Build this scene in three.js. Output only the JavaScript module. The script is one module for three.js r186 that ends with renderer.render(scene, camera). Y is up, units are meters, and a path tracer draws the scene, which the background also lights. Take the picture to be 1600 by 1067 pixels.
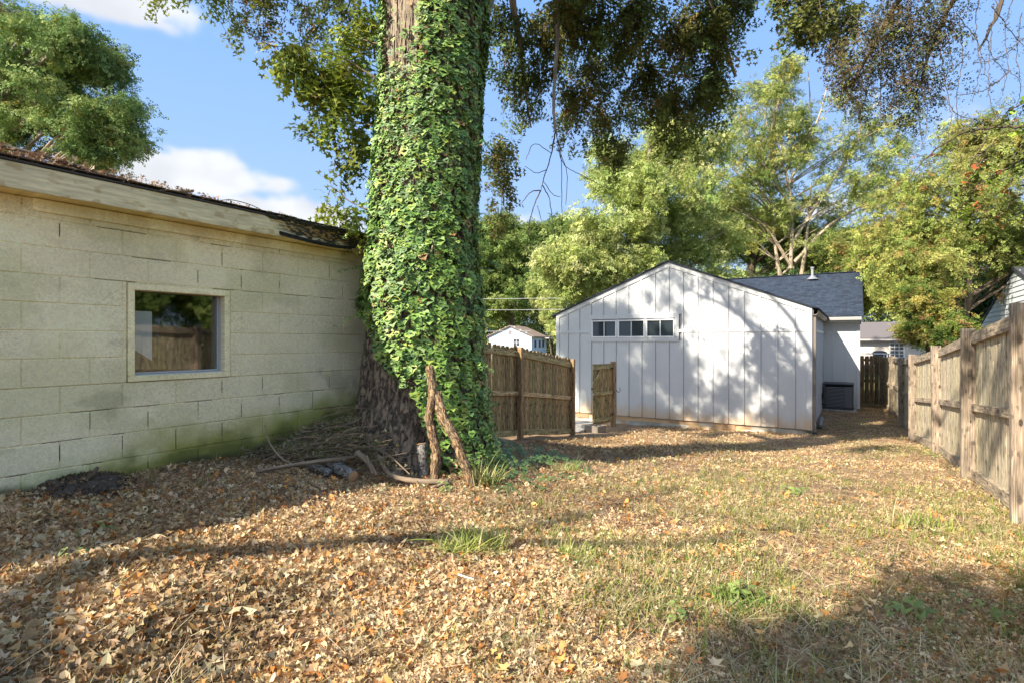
import * as THREE from 'three';
import { mergeGeometries } from 'three/addons/utils/BufferGeometryUtils.js';

// ---------- camera, sky, sun, exposure ----------
const EYE = 1.35, F = 850;                       // focal length in pixels of a 1600 px wide frame
const scene = new THREE.Scene();
const camera = new THREE.PerspectiveCamera(2 * Math.atan(533.5 / F) * 180 / Math.PI, 1600 / 1067, 0.05, 2000);
camera.position.set(0, EYE, 0); camera.lookAt(0, EYE, -10);
const EXPOSURE = 5.3, SUN = new THREE.Vector3(-0.647, 0.616, 0.449).normalize();
const renderer = new THREE.WebGLRenderer({ antialias: true });
renderer.setSize(1024, 682);
renderer.toneMapping = THREE.LinearToneMapping;
renderer.toneMappingExposure = EXPOSURE;
renderer.shadowMap.enabled = true;
const sun = new THREE.DirectionalLight(new THREE.Color().setRGB(1, 0.9, 0.77), 2.1);
sun.position.copy(SUN).multiplyScalar(60); sun.castShadow = true;
sun.shadow.mapSize.set(4096, 4096);
Object.assign(sun.shadow.camera, { left: -40, right: 40, top: 40, bottom: -40, near: 1, far: 160 });
scene.add(sun, sun.target);

// ---------- random numbers and noise ----------
function rng(seed) { let a = seed >>> 0; return () => { a = (a + 0x6d2b79f5) | 0; let t = Math.imul(a ^ (a >>> 15), 1 | a); t = (t + Math.imul(t ^ (t >>> 7), 61 | t)) ^ t; return ((t ^ (t >>> 14)) >>> 0) / 4294967296; }; }
let R = rng(11);
const rr = (a, b) => a + (b - a) * R(), gauss = () => (R() + R() + R() + R() - 2) * 1.0, pick = (a) => a[Math.floor(R() * a.length)];
const clamp = (v, a, b) => Math.min(b, Math.max(a, v)), sstep = (a, b, v) => { const t = clamp((v - a) / (b - a), 0, 1); return t * t * (3 - 2 * t); };
const HASH = new Float32Array(65536); { const r = rng(5); for (let i = 0; i < 65536; i++) HASH[i] = r(); }
const hsh = (x, y, z) => HASH[(x * 73856093 ^ y * 19349663 ^ z * 83492791) & 65535];
function n2(x, y, px = 0, py = 0, s = 0) {       // value noise, periodic when px, py are given
  let xi = Math.floor(x), yi = Math.floor(y); const fx = x - xi, fy = y - yi, u = fx * fx * (3 - 2 * fx), v = fy * fy * (3 - 2 * fy);
  let x1 = xi + 1, y1 = yi + 1;
  if (px) { xi = ((xi % px) + px) % px; x1 = ((x1 % px) + px) % px; }
  if (py) { yi = ((yi % py) + py) % py; y1 = ((y1 % py) + py) % py; }
  const a = hsh(xi, yi, s), b = hsh(x1, yi, s), c = hsh(xi, y1, s), d = hsh(x1, y1, s);
  return a + (b - a) * u + (c - a + (a - b - c + d) * u) * v;
}
function fbm(x, y, o = 4, px = 0, py = 0, s = 0) { let t = 0, a = 0.5, n = 0; for (let i = 0; i < o; i++) { t += a * n2(x, y, px, py, s + i * 17); n += a; a *= 0.5; x *= 2; y *= 2; px *= 2; py *= 2; } return t / n; }
function n3(x, y, z) { const xi = Math.floor(x), yi = Math.floor(y), zi = Math.floor(z), q = (t) => t * t * (3 - 2 * t), u = q(x - xi), v = q(y - yi), w = q(z - zi); const L = (a, b, t) => a + (b - a) * t; const h = (i, j, k) => hsh(xi + i, yi + j, zi + k + 900); return L(L(L(h(0, 0, 0), h(1, 0, 0), u), L(h(0, 1, 0), h(1, 1, 0), u), v), L(L(h(0, 0, 1), h(1, 0, 1), u), L(h(0, 1, 1), h(1, 1, 1), u), v), w); }
function fbm3(x, y, z, o = 5) { let t = 0, a = 0.5, n = 0; for (let i = 0; i < o; i++) { t += a * n3(x, y, z); n += a; a *= 0.5; x *= 2.03; y *= 2.03; z *= 2.03; } return t / n; }

// ---------- sky ----------
{
  const W = 1536, H = 768, data = new Float32Array(W * H * 4), k = 1 / EXPOSURE;
  const puffs = [[-38, 26.2, 8, 3.0, 1.05], [-48, 28, 11, 4, 1], [-30, 14.4, 7.5, 2.5, 1.05], [-24.5, 12.4, 8, 2.0, .9], [-19, 11, 6, 1.8, .7], [38, 16, 9, 3, .5], [32, 12, 7, 3.0, .45], [-22, 28, 6, 1.8, .5], [1, 12.0, 4, 2.2, .55], [44, 27, 6, 3, .6]];
  for (let j = 0; j < H; j++) for (let i = 0; i < W; i++) {
    const el = ((j + .5) / H - .5) * Math.PI, az = ((i + .5) / W - .5) * 2 * Math.PI, x = Math.cos(el) * Math.cos(az), y = Math.sin(el), z = Math.cos(el) * Math.sin(az);
    const e = Math.max(0, y), t = Math.pow(1 - e, 2.6);
    let c = [.25 + .42 * t, .52 + .36 * t, 1.1 + .1 * t];
    const deg = Math.atan2(x, -z) * 180 / Math.PI, eld = el * 180 / Math.PI;   // 0 = straight ahead
    let m = 0;
    for (const p of puffs) { const dx = (deg - p[0]) / p[2], dy = (eld - p[1]) / p[3] * (eld < p[1] ? 1.5 : 1); m = Math.max(m, p[4] * Math.exp(-(dx * dx + dy * dy))); }
    const wide = sstep(.45, .65, fbm3(x * 3.1 + 9, y * 5 + 4, z * 3.1 + 2, 5)), ahead = Math.abs(deg) < 58 && eld < 50 ? 1 - sstep(40, 58, Math.abs(deg)) * 1 : 0;
    const det = fbm3(x * 11 + 3, y * 19 + 1, z * 11 + 7, 7);
    let cl = sstep(.34, .54, m * .72 + (det - .5) * 1.25) * Math.min(1, m * 2.6);
    cl = Math.max(cl, wide * (1 - ahead) * .9 * sstep(0, .2, y));  // clouds outside the view, thickened as fill light
    const sh = .80 + .20 * sstep(.3, .7, fbm3(x * 13 + 1, y * 17 + 8, z * 13, 5));
    c = [c[0] + (1.06 * sh - c[0]) * cl * .93, c[1] + (1.08 * sh - c[1]) * cl * .93, c[2] + (1.12 * sh - c[2]) * cl * .93];
    const ca = Math.max(0, x * SUN.x + y * SUN.y + z * SUN.z), glow = 1.1 * Math.pow(ca, 7);  // broad glow round the sun, raised as fill light
    c = [c[0] + glow, c[1] + glow, c[2] + glow * .9];
    if (y < 0) { const g = sstep(0, -.12, y); c = [c[0] * (1 - g) + .22 * g, c[1] * (1 - g) + .22 * g, c[2] * (1 - g) + .18 * g]; }
    const o = (j * W + i) * 4; data[o] = c[0] * k; data[o + 1] = c[1] * k; data[o + 2] = c[2] * k; data[o + 3] = 1;
  }
  const sky = new THREE.DataTexture(data, W, H, THREE.RGBAFormat, THREE.FloatType);
  sky.mapping = THREE.EquirectangularReflectionMapping; sky.magFilter = sky.minFilter = THREE.LinearFilter; sky.needsUpdate = true;
  scene.background = sky; scene.environment = sky;
}

// ---------- helpers ----------
const V = (x, y, z) => new THREE.Vector3(x, y, z);
const P = (px, py, d) => V((px - 800) / F * d, EYE - (py - 533.5) / F * d, -d);   // a point seen at pixel (px, py) at depth d
const AX = [0.533, -0.846], WX = [0.846, 0.533], YAW = -0.5622;              // yard axis, axis across it, turn of everything square with the yard
const used = new Map();
function numbered(n) { const k = used.get(n) ?? 0; used.set(n, k + 1); return k ? `${n}_${String(k).padStart(3, '0')}` : n; }
function tag(o, label, category, group, kind) { if (label) o.userData.label = label; if (category) o.userData.category = category; if (group) o.userData.group = group; if (kind) o.userData.kind = kind; return o; }
function thing(name, label, category, pos = [0, 0, 0], turn = 0, group) { const o = new THREE.Group(); o.name = numbered(name); o.position.set(...pos); o.rotation.y = turn; scene.add(o); return tag(o, label, category, group); }
function part(parent, name, geo, mat, label) { const m = new THREE.Mesh(geo, mat); m.name = name; m.castShadow = m.receiveShadow = true; if (label) m.userData.label = label; parent.add(m); return m; }
function structure(name, geo, mat) { const m = part(scene, numbered(name), geo, mat); m.userData.kind = 'structure'; return m; }
function inst(parent, name, geo, mat, list, kind = 'stuff') {
  const m = new THREE.InstancedMesh(geo, mat, list.length); m.name = name; m.castShadow = m.receiveShadow = true;
  list.forEach((e, i) => { m.setMatrixAt(i, e.m); m.setColorAt(i, e.c); }); if (kind) m.userData.kind = kind; parent.add(m); return m;
}
const mat = (r, g, b, rough = .85, extra = {}) => new THREE.MeshStandardMaterial({ color: new THREE.Color().setRGB(r, g, b), roughness: rough, ...extra });
function geoOf(pos, uv, idx) { const g = new THREE.BufferGeometry(); g.setAttribute('position', new THREE.Float32BufferAttribute(pos, 3)); g.setAttribute('uv', new THREE.Float32BufferAttribute(uv ?? new Float32Array(pos.length / 3 * 2), 2)); if (idx) g.setIndex(idx); g.computeVertexNormals(); return g; }
function cbox(w, h, d, c = .004, x = 0, y = 0, z = 0, grain = 'y', uo = R() * 7, vo = R() * 7) {   // a box with chamfered edges, uv in metres
  const half = [w / 2, h / 2, d / 2], pos = [], uv = [];
  const pt = (s, ax) => half.map((q, i) => s[i] * (i === ax ? q : q - c));
  const tri = (a, b, e) => {
    const A = V(...a), B = V(...b), C = V(...e), n = B.clone().sub(A).cross(C.clone().sub(A));
    const l = n.dot(A.clone().add(B).add(C)) < 0 ? [a, e, b] : [a, b, e], an = [Math.abs(n.x), Math.abs(n.y), Math.abs(n.z)], ax = an[0] >= an[1] && an[0] >= an[2] ? 0 : an[1] >= an[2] ? 1 : 2;
    for (const p of l) { pos.push(p[0] + x, p[1] + y, p[2] + z); const o = [0, 1, 2].filter((q) => q !== ax), gi = 'xyz'.indexOf(grain); let [s, t] = o; if (gi === s) [s, t] = [t, s]; uv.push(p[s] + uo + ax * .37, p[t] + vo); }
  };
  const S = [-1, 1];
  for (let ax = 0; ax < 3; ax++) { const [b, e] = [0, 1, 2].filter((q) => q !== ax);
    for (const s of S) { const q = (i, j) => { const v = [0, 0, 0]; v[ax] = s; v[b] = i; v[e] = j; return pt(v, ax); }; tri(q(-1, -1), q(1, -1), q(1, 1)); tri(q(-1, -1), q(1, 1), q(-1, 1)); }
    for (const s of S) for (const t of S) { const q = (k, w2) => { const v = [0, 0, 0]; v[ax] = k; v[b] = s; v[e] = t; return pt(v, w2); }; tri(q(-1, b), q(1, b), q(1, e)); tri(q(-1, b), q(1, e), q(-1, e)); } }
  for (const i of S) for (const j of S) for (const k of S) tri(pt([i, j, k], 0), pt([i, j, k], 1), pt([i, j, k], 2));
  return geoOf(pos, uv);
}
function tube(pts, r0, r1, seg = 6, wob = 0, end = true) {    // tapered tube through points
  const n = pts.length, pos = [], uv = [], idx = []; let side = V(1, 0, 0), len = 0;
  for (let i = 0; i < n; i++) {
    const t = pts[Math.min(n - 1, i + 1)].clone().sub(pts[Math.max(0, i - 1)]).normalize();
    if (Math.abs(side.dot(t)) > .95) side = Math.abs(t.y) < .9 ? V(0, 1, 0) : V(0, 0, 1);
    side.sub(t.clone().multiplyScalar(side.dot(t))).normalize(); const up = t.clone().cross(side), r = r0 + (r1 - r0) * i / (n - 1);
    if (i) len += pts[i].distanceTo(pts[i - 1]);
    for (let k = 0; k <= seg; k++) { const a = k / seg * 2 * Math.PI, q = r * (1 + wob * (hsh(i * 3 + 1, k % seg, n) - .5)); pos.push(pts[i].x + (side.x * Math.cos(a) + up.x * Math.sin(a)) * q, pts[i].y + (side.y * Math.cos(a) + up.y * Math.sin(a)) * q, pts[i].z + (side.z * Math.cos(a) + up.z * Math.sin(a)) * q); uv.push(k / seg * 6.28 * r0, len); }
    if (i) for (let k = 0; k < seg; k++) { const a = (i - 1) * (seg + 1) + k, b = a + seg + 1; idx.push(a, a + 1, b, a + 1, b + 1, b); }
  }
  if (end) for (const [i, s] of [[0, 1], [n - 1, 0]]) { const c = pos.length / 3; pos.push(pts[i].x, pts[i].y, pts[i].z); uv.push(0, 0); for (let k = 0; k < seg; k++) { const a = i * (seg + 1) + k; s ? idx.push(a + 1, a, c) : idx.push(a, a + 1, c); } }
  return geoOf(pos, uv, idx);
}
function bend(pts, per = 6, jit = 0) { const c = new THREE.CatmullRomCurve3(pts), n = (pts.length - 1) * per, o = c.getPoints(n); if (jit) for (let i = 1; i < n; i++) o[i].add(V(gauss() * jit, gauss() * jit, gauss() * jit)); return o; }
function tex(w, h, fn, srgb = true, rx = 1, ry = 1) { const d = new Uint8Array(w * h * 4); for (let j = 0; j < h; j++) for (let i = 0; i < w; i++) { const c = fn(i, j), o = (j * w + i) * 4; d[o] = clamp(c[0], 0, 255); d[o + 1] = clamp(c[1], 0, 255); d[o + 2] = clamp(c[2], 0, 255); d[o + 3] = 255; } const t = new THREE.DataTexture(d, w, h); t.wrapS = t.wrapT = THREE.RepeatWrapping; t.magFilter = t.minFilter = THREE.LinearFilter; if (srgb) t.colorSpace = THREE.SRGBColorSpace; t.repeat.set(rx, ry); t.needsUpdate = true; return t; }
const grey = (v) => [v, v, v];
const merge = (l) => mergeGeometries(l.map((g) => { const q = g.index ? g.toNonIndexed() : g; for (const k of Object.keys(q.attributes)) if (!['position', 'normal', 'uv'].includes(k)) q.deleteAttribute(k); return q; }));
const shade = (g, r, gg, b) => { const n = g.attributes.position.count, a = new Float32Array(n * 3); for (let i = 0; i < n; i++) { a[i * 3] = r; a[i * 3 + 1] = gg; a[i * 3 + 2] = b; } g.setAttribute('color', new THREE.BufferAttribute(a, 3)); return g; };
const C = (r, g, b) => new THREE.Color().setRGB(r, g, b);
const vary = (c, v = .25, w = .1) => { const k = 1 + (R() - .5) * 2 * v; return C(c[0] * k * (1 + (R() - .5) * 2 * w), c[1] * k, c[2] * k * (1 + (R() - .5) * 2 * w)); };

// ---------- the lie of the land ----------
const LIE = [[-3.55, -3.77, .27], [-2.1, -6.05, .22], [-2.8, -5, .24], [-4.6, -2.1, .3], [0, 0, 0], [-1.0, -5.4, .0], [-.4, -6.4, -.07], [4.17, -4.45, -.14], [5.44, -6.48, -.285], [7.11, -9.05, -.52], [8.35, -11.33, -.72], [10.3, -14.4, -.87], [11.7, -16.8, -.9], [13.6, -20, -1.0], [.166, -10.85, -.57], [1.42, -12.75, -.84], [-.66, -9.75, -.46], [7.3, -13.2, -.93], [4.8, -14.6, -1.0], [2.5, -15.97, -1.04], [1.4, -17, -1.06], [1.9, -14.3, -1.0], [10.2, -17.1, -.76], [9.2, -15.2, -.85], [2.5, -7, -.27], [4, -11, -.7], [3, -3, -.04], [-3, 2, .2], [3, 3, .05], [-1.9, -2.9, .13], [-1, -3.6, .07]];
const trend = (t) => t < 0 ? .03 - .02 * Math.max(t, -6) : t < 16 ? .03 - 1.03 * (t / 16) * (.55 + .45 * t / 16) : -1.0 - .004 * Math.min(t - 16, 60);
const RES = LIE.map((p) => p[2] - trend(p[0] * AX[0] + p[1] * AX[1]));
function G(x, z, bumps = true) {
  const t = x * AX[0] + z * AX[1]; let s = .02, v = 0;
  for (let i = 0; i < LIE.length; i++) { const dx = x - LIE[i][0], dz = z - LIE[i][1], w = 1 / Math.pow(dx * dx + dz * dz + .08, 1.6); s += w; v += w * RES[i]; }
  let y = trend(t) + v / s;
  if (bumps) y += (fbm(x * 1.3 + 40, z * 1.3 + 40, 3) - .5) * .07 + (fbm(x * 5 + 9, z * 5 + 9, 2) - .5) * .025;
  return y;
}
{
  const N = 300, pos = [], uv = [], idx = [], tone = [], f = (i) => { const u = i / N * 2 - 1; return Math.sinh(u * 4.6) * 9; };
  for (let j = 0; j <= N; j++) for (let i = 0; i <= N; i++) { const x = f(i) * .8 + 2, z = f(j) * .8 - 8; pos.push(x, G(x, z), z); uv.push(x, z); const tt = x * AX[0] + z * AX[1], uu = x * WX[0] + z * WX[1], lawn = Math.max(sstep(1.4, 2.2, uu), sstep(-5.9, -7, uu) * sstep(6, 8, tt), sstep(23, 26, tt)); tone.push(1 - .62 * lawn, 1 - .42 * lawn, 1 - .7 * lawn); if (i && j) { const a = j * (N + 1) + i, b = a - N - 1; idx.push(b - 1, a - 1, a, b - 1, a, b); } }
  const soil = tex(512, 512, (i, j) => { const a = fbm(i / 32, j / 32, 5, 16, 16, 3), b = n2(i / 3, j / 3, 0, 0, 8), k = .55 + a * .7 + (b - .5) * .35; return [150 * k, 122 * k, 90 * k]; }, true, .6, .6);
  const bm = tex(256, 256, (i, j) => grey(255 * fbm(i / 8, j / 8, 4, 32, 32, 9)), false, 1.3, 1.3);
  const gg = geoOf(pos, uv, idx); gg.setAttribute('color', new THREE.Float32BufferAttribute(tone, 3));
  var ground = structure('ground', gg, new THREE.MeshStandardMaterial({ vertexColors: true, map: soil, bumpMap: bm, bumpScale: .03, roughness: 1 }));
}
// ---------- materials of timber, paint, block and metal ----------
const woodMap = tex(512, 1024, (i, j) => {
  const g = fbm(i / 6, j / 128, 4, 85, 8, 21), f = n2(i / 1.5, j / 60, 341, 17, 5), big = fbm(i / 64, j / 170, 3, 8, 6, 30);
  let k = .52 + .5 * g + (f - .5) * .28 + (big - .5) * .5; const dirt = sstep(.56, .75, fbm(i / 40, j / 60, 4, 13, 17, 44)) * .3;
  for (const [kx, ky, r] of [[120, 200, 13], [400, 620, 16], [250, 880, 10], [60, 560, 9]]) { const d = Math.hypot(i - kx, (j - ky) * .7) / r; if (d < 2) k *= d < 1 ? .45 + .2 * Math.sin(d * 12) : .8 + .1 * d; }
  k *= 1 - dirt; return [235 * k, 222 * k, 205 * k];
}, true, 1 / .42, 1 / 1.3);
const woodBump = tex(256, 512, (i, j) => grey(255 * (.6 * n2(i / 2, j / 60, 128, 8, 5) + .4 * fbm(i / 5, j / 40, 3, 51, 12, 7))), false, 1 / .42, 1 / 1.3);
const wood = (r, g, b) => new THREE.MeshStandardMaterial({ map: woodMap, bumpMap: woodBump, bumpScale: .004, color: C(r, g, b), roughness: .9 });
const greyWood = [[1, .96, .74], [.9, .87, .66], [1, .94, .76], [.84, .84, .69], [.98, .96, .68]].map((c) => wood(...c));
const brownWood = [[.70, .57, .31], [.62, .54, .28], [.78, .63, .35], [.55, .54, .28], [.68, .6, .32], [.5, .40, .23]].map((c) => wood(...c));
const darkWood = [[.52, .40, .26], [.44, .35, .23], [.6, .45, .28]].map((c) => wood(...c));
const postWood = wood(.56, .5, .43), postBrown = wood(.66, .5, .3), railWood = wood(.72, .65, .52), railBrown = wood(1, .84, .52), topBrown = wood(.78, .72, .4);
const concrete = new THREE.MeshStandardMaterial({ map: tex(256, 256, (i, j) => { const k = .6 + .6 * fbm(i / 16, j / 16, 5, 16, 16, 2); return [168 * k, 162 * k, 150 * k]; }, true, 1, 1), roughness: .95 });
const glassMat = (t = .6) => new THREE.MeshPhysicalMaterial({ color: C(.85, .87, .85), transmission: t, thickness: 0, roughness: .03, ior: 2.0 });
const black = mat(.012, .012, .013, .6), galv = mat(.5, .5, .5, .4, { metalness: .7 });

// ---------- the block shed ----------
{
  const shed = thing('block_shed', 'low cream painted concrete block shed with a single square window', 'shed', [-3.55, 0, -3.77], YAW);
  const S0 = -.5, SL = 4.1, Y0 = .05, YL = 2.45, base = (s) => .25 + .0 * s;
  const cream = tex(2048, 1228, (i, j) => {
    const s = S0 + i / 2048 * SL, y = Y0 + j / 1228 * YL, h = y - base(s);
    const a = fbm(s * 1.4 + 3, y * 1.4 + 5, 5, 0, 0, 60), grain = n2(s * 190, y * 190, 0, 0, 61), gr2 = n2(s * 70, y * 70, 0, 0, 62);
    let k = 1.0 + (a - .5) * .2 + (grain - .5) * .09 + (gr2 - .5) * .07, c = [245 * k, 235 * k, 193 * k];
    const put = (t, col) => { t = clamp(t, 0, 1); c = c.map((q, n) => q + (col[n] - q) * t); };
    const bk = fbm(s * 3 + 11, y * 3.4 + 2, 5, 0, 0, 63);
    put(sstep(.58, .74, bk) * .12 * sstep(1.5, .5, h) + sstep(.62, .78, bk) * .13, [120, 116, 84]);
    const al = fbm(s * 2.2 + 30, y * 2.6, 5, 0, 0, 64), reach = .13 + .17 * sstep(.1, 1.2, s) + .14 * sstep(1.8, 2.6, s);
    put(sstep(reach + .18, reach - .16, h + (al - .5) * .55) * .8, [150, 150, 62]);
    put(sstep(reach * .55 + .1, reach * .5 - .15, h + (fbm(s * 5, y * 6, 4, 0, 0, 65) - .5) * .5) * .6, [84, 88, 34]);
    put(sstep(.08, -.03, h + (bk - .5) * .2) * .7, [60, 58, 38]);
    put(sstep(.66, .72, n2(s * 95, y * 95, 0, 0, 66)) * sstep(.5, .66, fbm(s * 2.5 + 7, y * 3 + 1, 4, 0, 0, 67)) * .12, [120, 110, 80]);
    put(sstep(2.16, 2.36, y) * .28 * sstep(.35, .6, fbm(s * 6, y * 2, 4, 0, 0, 68)), [170, 140, 84]);
    put(sstep(.57, .7, fbm(s * 1.7 + 50, y * 2.2 + 9, 4, 0, 0, 69)) * .16, [160, 166, 96]);
    return c;
  });
  cream.wrapS = cream.wrapT = THREE.ClampToEdgeWrapping;
  const cb = tex(512, 512, (i, j) => grey(255 * (.5 * n2(i / 2.2, j / 2.2, 232, 232, 4) + .5 * fbm(i / 6, j / 6, 4, 85, 85, 8))), false, 9, 5.4);
  const blockMat = new THREE.MeshStandardMaterial({ map: cream, bumpMap: cb, bumpScale: .006, roughness: .9 });
  const wallUV = (g) => { const p = g.attributes.position, u = g.attributes.uv; for (let i = 0; i < p.count; i++) u.setXY(i, (-p.getZ(i) - S0) / SL, (p.getY(i) - Y0) / YL); return g; };
  const W0 = .777, W1 = 1.634, WB = 1.017, WT = 1.825, END = 3.4, NEAR = -4.6;
  const bx = (x0, x1, y0, y1, s0, s1, c = .004) => cbox(x1 - x0, y1 - y0, s1 - s0, c, (x0 + x1) / 2, (y0 + y1) / 2, -(s0 + s1) / 2);
  const wall = part(shed, 'wall', wallUV(merge([bx(-.2, -.0045, -.2, WB - .001, S0, END - .001), bx(-.2, -.0045, WT + .001, 2.386, S0, END - .001), bx(-.2, -.0045, WB, WT, S0, W0), bx(-.2, -.0045, WB, WT, W1, END - .001)])), blockMat);
  const rest = mat(.62, .58, .42, .95);
  part(shed, 'wall', merge([bx(-.2, 0, -.2, 2.386, NEAR, S0 - .002), bx(-4, -.2, -.4, 2.386, NEAR, NEAR + .2), bx(-4, -.2, -.4, 2.386, END - .2, END), bx(-4.2, -4, -.4, 2.386, NEAR, END)]), rest);
  part(shed, 'shade_lining', merge([bx(-1.6, -1.55, -.2, 2.38, -.4, 2.9), bx(-1.55, -.21, -.2, 2.38, -.42, -.4), bx(-1.55, -.21, -.2, 2.38, 2.9, 2.92), bx(-1.55, -.21, .5, .52, -.4, 2.9), bx(-1.55, -.21, 2.2, 2.22, -.4, 2.9), bx(-.215, -.202, .5, WB + .03, -.4, 2.9), bx(-.215, -.202, WT - .03, 2.2, -.4, 2.9)]), mat(.02, .02, .018, 1));  // near-black lining added to stand in for the unlit shed interior
  // rows of blocks, running bond, each a block of its own
  let row = 0; const cracks = [];
  for (let k = -6; k <= 4; k++, row++) {
    const y0 = 1.4265 + .2047 * k, y1 = Math.min(y0 + .2047, 2.386); if (y1 < .05 || y0 > 2.38) continue;
    let s = (k & 1 ? .333 : .112) - .41 * 2;
    for (; s < END; s += .41) {
      let a = Math.max(s, S0), b = Math.min(s + .41, END); if (b - a < .03) continue;
      const hole = y1 > WB + .02 && y0 < WT - .02, segs = [];
      if (!hole) segs.push([a, b]); else { if (a < W0) segs.push([a, Math.min(b, W0 - .004)]); if (b > W1) segs.push([Math.max(a, W1 + .004), b]); }
      for (const [p, q] of segs) { if (q - p < .02) continue; const j = .0026 + R() * .0022, out = .002 + R() * .003; part(wall, 'block', wallUV(bx(-.03, out, y0 + j, y1 - j * .6, p + j, q - j, .0045)), blockMat); }
      const top = y0 > WT - .02 ? y0 : y0;
      if (!hole && R() < .4) cracks.push(bx(-.02, -.0015, y0 + rr(.01, .09), y1 - rr(.005, .07), s - .0022, s + .0022, .0004));
      if (R() < .45 && !hole) { const l = rr(.05, .3); cracks.push(bx(-.02, -.0012, y0 - .0018, y0 + .0022, s + rr(0, .2), s + rr(.21, .4), .0004)); }
    }
  }
  part(wall, 'mortar_crack', merge(cracks), mat(.10, .085, .05, 1)).userData.kind = 'stuff';
  // window
  const win = new THREE.Group(); win.name = 'window'; shed.add(win);
  const trim = new THREE.MeshStandardMaterial({ map: cream, color: C(1.0, .99, .93), roughness: .6 }), fr = .052, uvT = (g) => wallUV(g);
  part(win, 'frame', uvT(merge([bx(-.05, .014, WT - fr, WT, W0 + .004, W1 - .004), bx(-.05, .014, WB + .004, WB + fr, W0 + .004, W1 - .004), bx(-.05, .0135, WB + fr + .001, WT - fr - .001, W0 + .004, W0 + fr), bx(-.05, .0135, WB + fr + .001, WT - fr - .001, W1 - fr, W1 - .004)])), trim);
  const vinyl = mat(.55, .54, .50, .5);
  for (const [q0, q1] of [[W1 - fr, W1 - fr + .03], [W0 + fr - .03, W0 + fr]]) part(win, 'jamb', bx(-.17, -.051, WB + .03, WT - .03, q0, q1), vinyl);
  part(win, 'jamb', bx(-.17, -.051, WT - fr, WT - fr + .03, W0 + fr, W1 - fr), mat(.62, .45, .25, .7), 'ochre stained head of the window');
  part(win, 'sill', bx(-.17, -.02, WB + fr - .03, WB + fr + .006, W0 + fr, W1 - fr), vinyl);
  part(win, 'pane', bx(-.106, -.102, WB + fr + .02, WT - fr - .005, W0 + fr + .001, W1 - fr - .001, .0005), glassMat(1));
  part(win, 'rim', merge([bx(-.11, -.095, WB + fr + .006, WB + fr + .022, W0 + fr, W1 - fr), bx(-.11, -.095, WB + fr + .022, WT - fr, W1 - fr - .012, W1 - fr - .0005)]), mat(.45, .45, .42, .5));
  const pap = new THREE.Shape([[0, 0], [.19, -.13], [.19, .29], [0, .29]].map((p) => new THREE.Vector2(...p)));
  const paper = new THREE.Mesh(new THREE.ExtrudeGeometry(pap, { depth: .003, bevelEnabled: false }), mat(.75, .78, .82, .6));
  paper.name = 'paper_sheet'; scene.add(paper); tag(paper, 'pale torn sheet of card behind the left side of the shed window pane', 'sheet');
  shed.updateMatrixWorld(true); paper.applyMatrix4(new THREE.Matrix4().makeTranslation(-.13, WB + .30, -(W0 + .052)).multiply(new THREE.Matrix4().makeRotationY(Math.PI / 2))); paper.applyMatrix4(shed.matrixWorld);
  // roof: soffit, fascia, deck and shingle edge
  part(shed, 'frieze_board', uvT(bx(.001, .026, 2.292, 2.382, .17, END + .02)), trim);
  part(shed, 'soffit', uvT(bx(-.2, .178, 2.387, 2.402, NEAR, END + .25)), new THREE.MeshStandardMaterial({ map: cream, color: C(.95, .86, .66), roughness: .8 }));
  const fasciaMap = tex(1024, 128, (i, j) => { const s = i / 1024, a = fbm(i / 40, j / 12, 5, 0, 0, 71), k = .95 + (a - .5) * .3 + (n2(i / 9, j / 1.5, 0, 0, 3) - .5) * .08; let c = [226 * k, 214 * k, 170 * k]; const t = sstep(.58, .75, fbm(i / 22 + 4, j / 30, 4, 0, 0, 72)) * .4, d = sstep(.585, .66, s + (a - .5) * .14) * sstep(.93, .86, s + (a - .5) * .08) * sstep(.10, .30, j / 128 + (fbm(i / 18, j / 18, 4, 0, 0, 73) - .5) * .5 - sstep(.8, .9, s) * .25); c = c.map((q, n) => q + ([150, 122, 72][n] - q) * t); const m = n2(i / 8, j / 8, 0, 0, 74) > .62 ? [136, 104, 50] : [34, 31, 22]; return c.map((q, n) => q + (m[n] - q) * d * .93); });
  fasciaMap.wrapS = fasciaMap.wrapT = THREE.ClampToEdgeWrapping;
  const fuv = (g) => { const p = g.attributes.position, u = g.attributes.uv; for (let i = 0; i < p.count; i++) u.setXY(i, (-p.getZ(i) + .5) / 4.2, (p.getY(i) - 2.385) / .19); return g; };
  part(shed, 'fascia', fuv(bx(.18, .204, 2.385, 2.565, NEAR, END + .25)), new THREE.MeshStandardMaterial({ map: fasciaMap, roughness: .75 }));
  const deckShape = new THREE.Shape([[-4.3, 3.02], [.215, 2.568], [.215, 2.582], [-4.3, 3.045]].map((p) => new THREE.Vector2(...p)));
  const deck = new THREE.ExtrudeGeometry(deckShape, { depth: END + .3 - NEAR, bevelEnabled: false }); deck.translate(0, 0, -END - .3);
  part(shed, 'roof', deck, mat(.055, .05, .045, 1));
  const edge = []; for (let s = NEAR; s < END + .2; s += .31) { const sag = sstep(1.95, 2.3, s) * .006; edge.push(cbox(.3, .008, .305, .002, .07, 2.603 + rr(-.002, .003) - sag, -s - .15)); }
  const e2 = merge(edge); part(shed, 'shingle', e2, mat(.10, .075, .055, 1)).userData.kind = 'stuff';
  const moss = []; for (let i = 0; i < 260; i++) { const s = 1.9 + 1.35 * R(), r = rr(.012, .03); const g = new THREE.IcosahedronGeometry(r, 0); g.scale(1.2, .55, 1.4); g.translate(.20 + rr(-.03, .016), 2.58 + rr(-.03, .018), -s); moss.push(g); }
  part(shed, 'moss', merge(moss), mat(.035, .036, .02, 1)).userData.kind = 'stuff';
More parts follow.
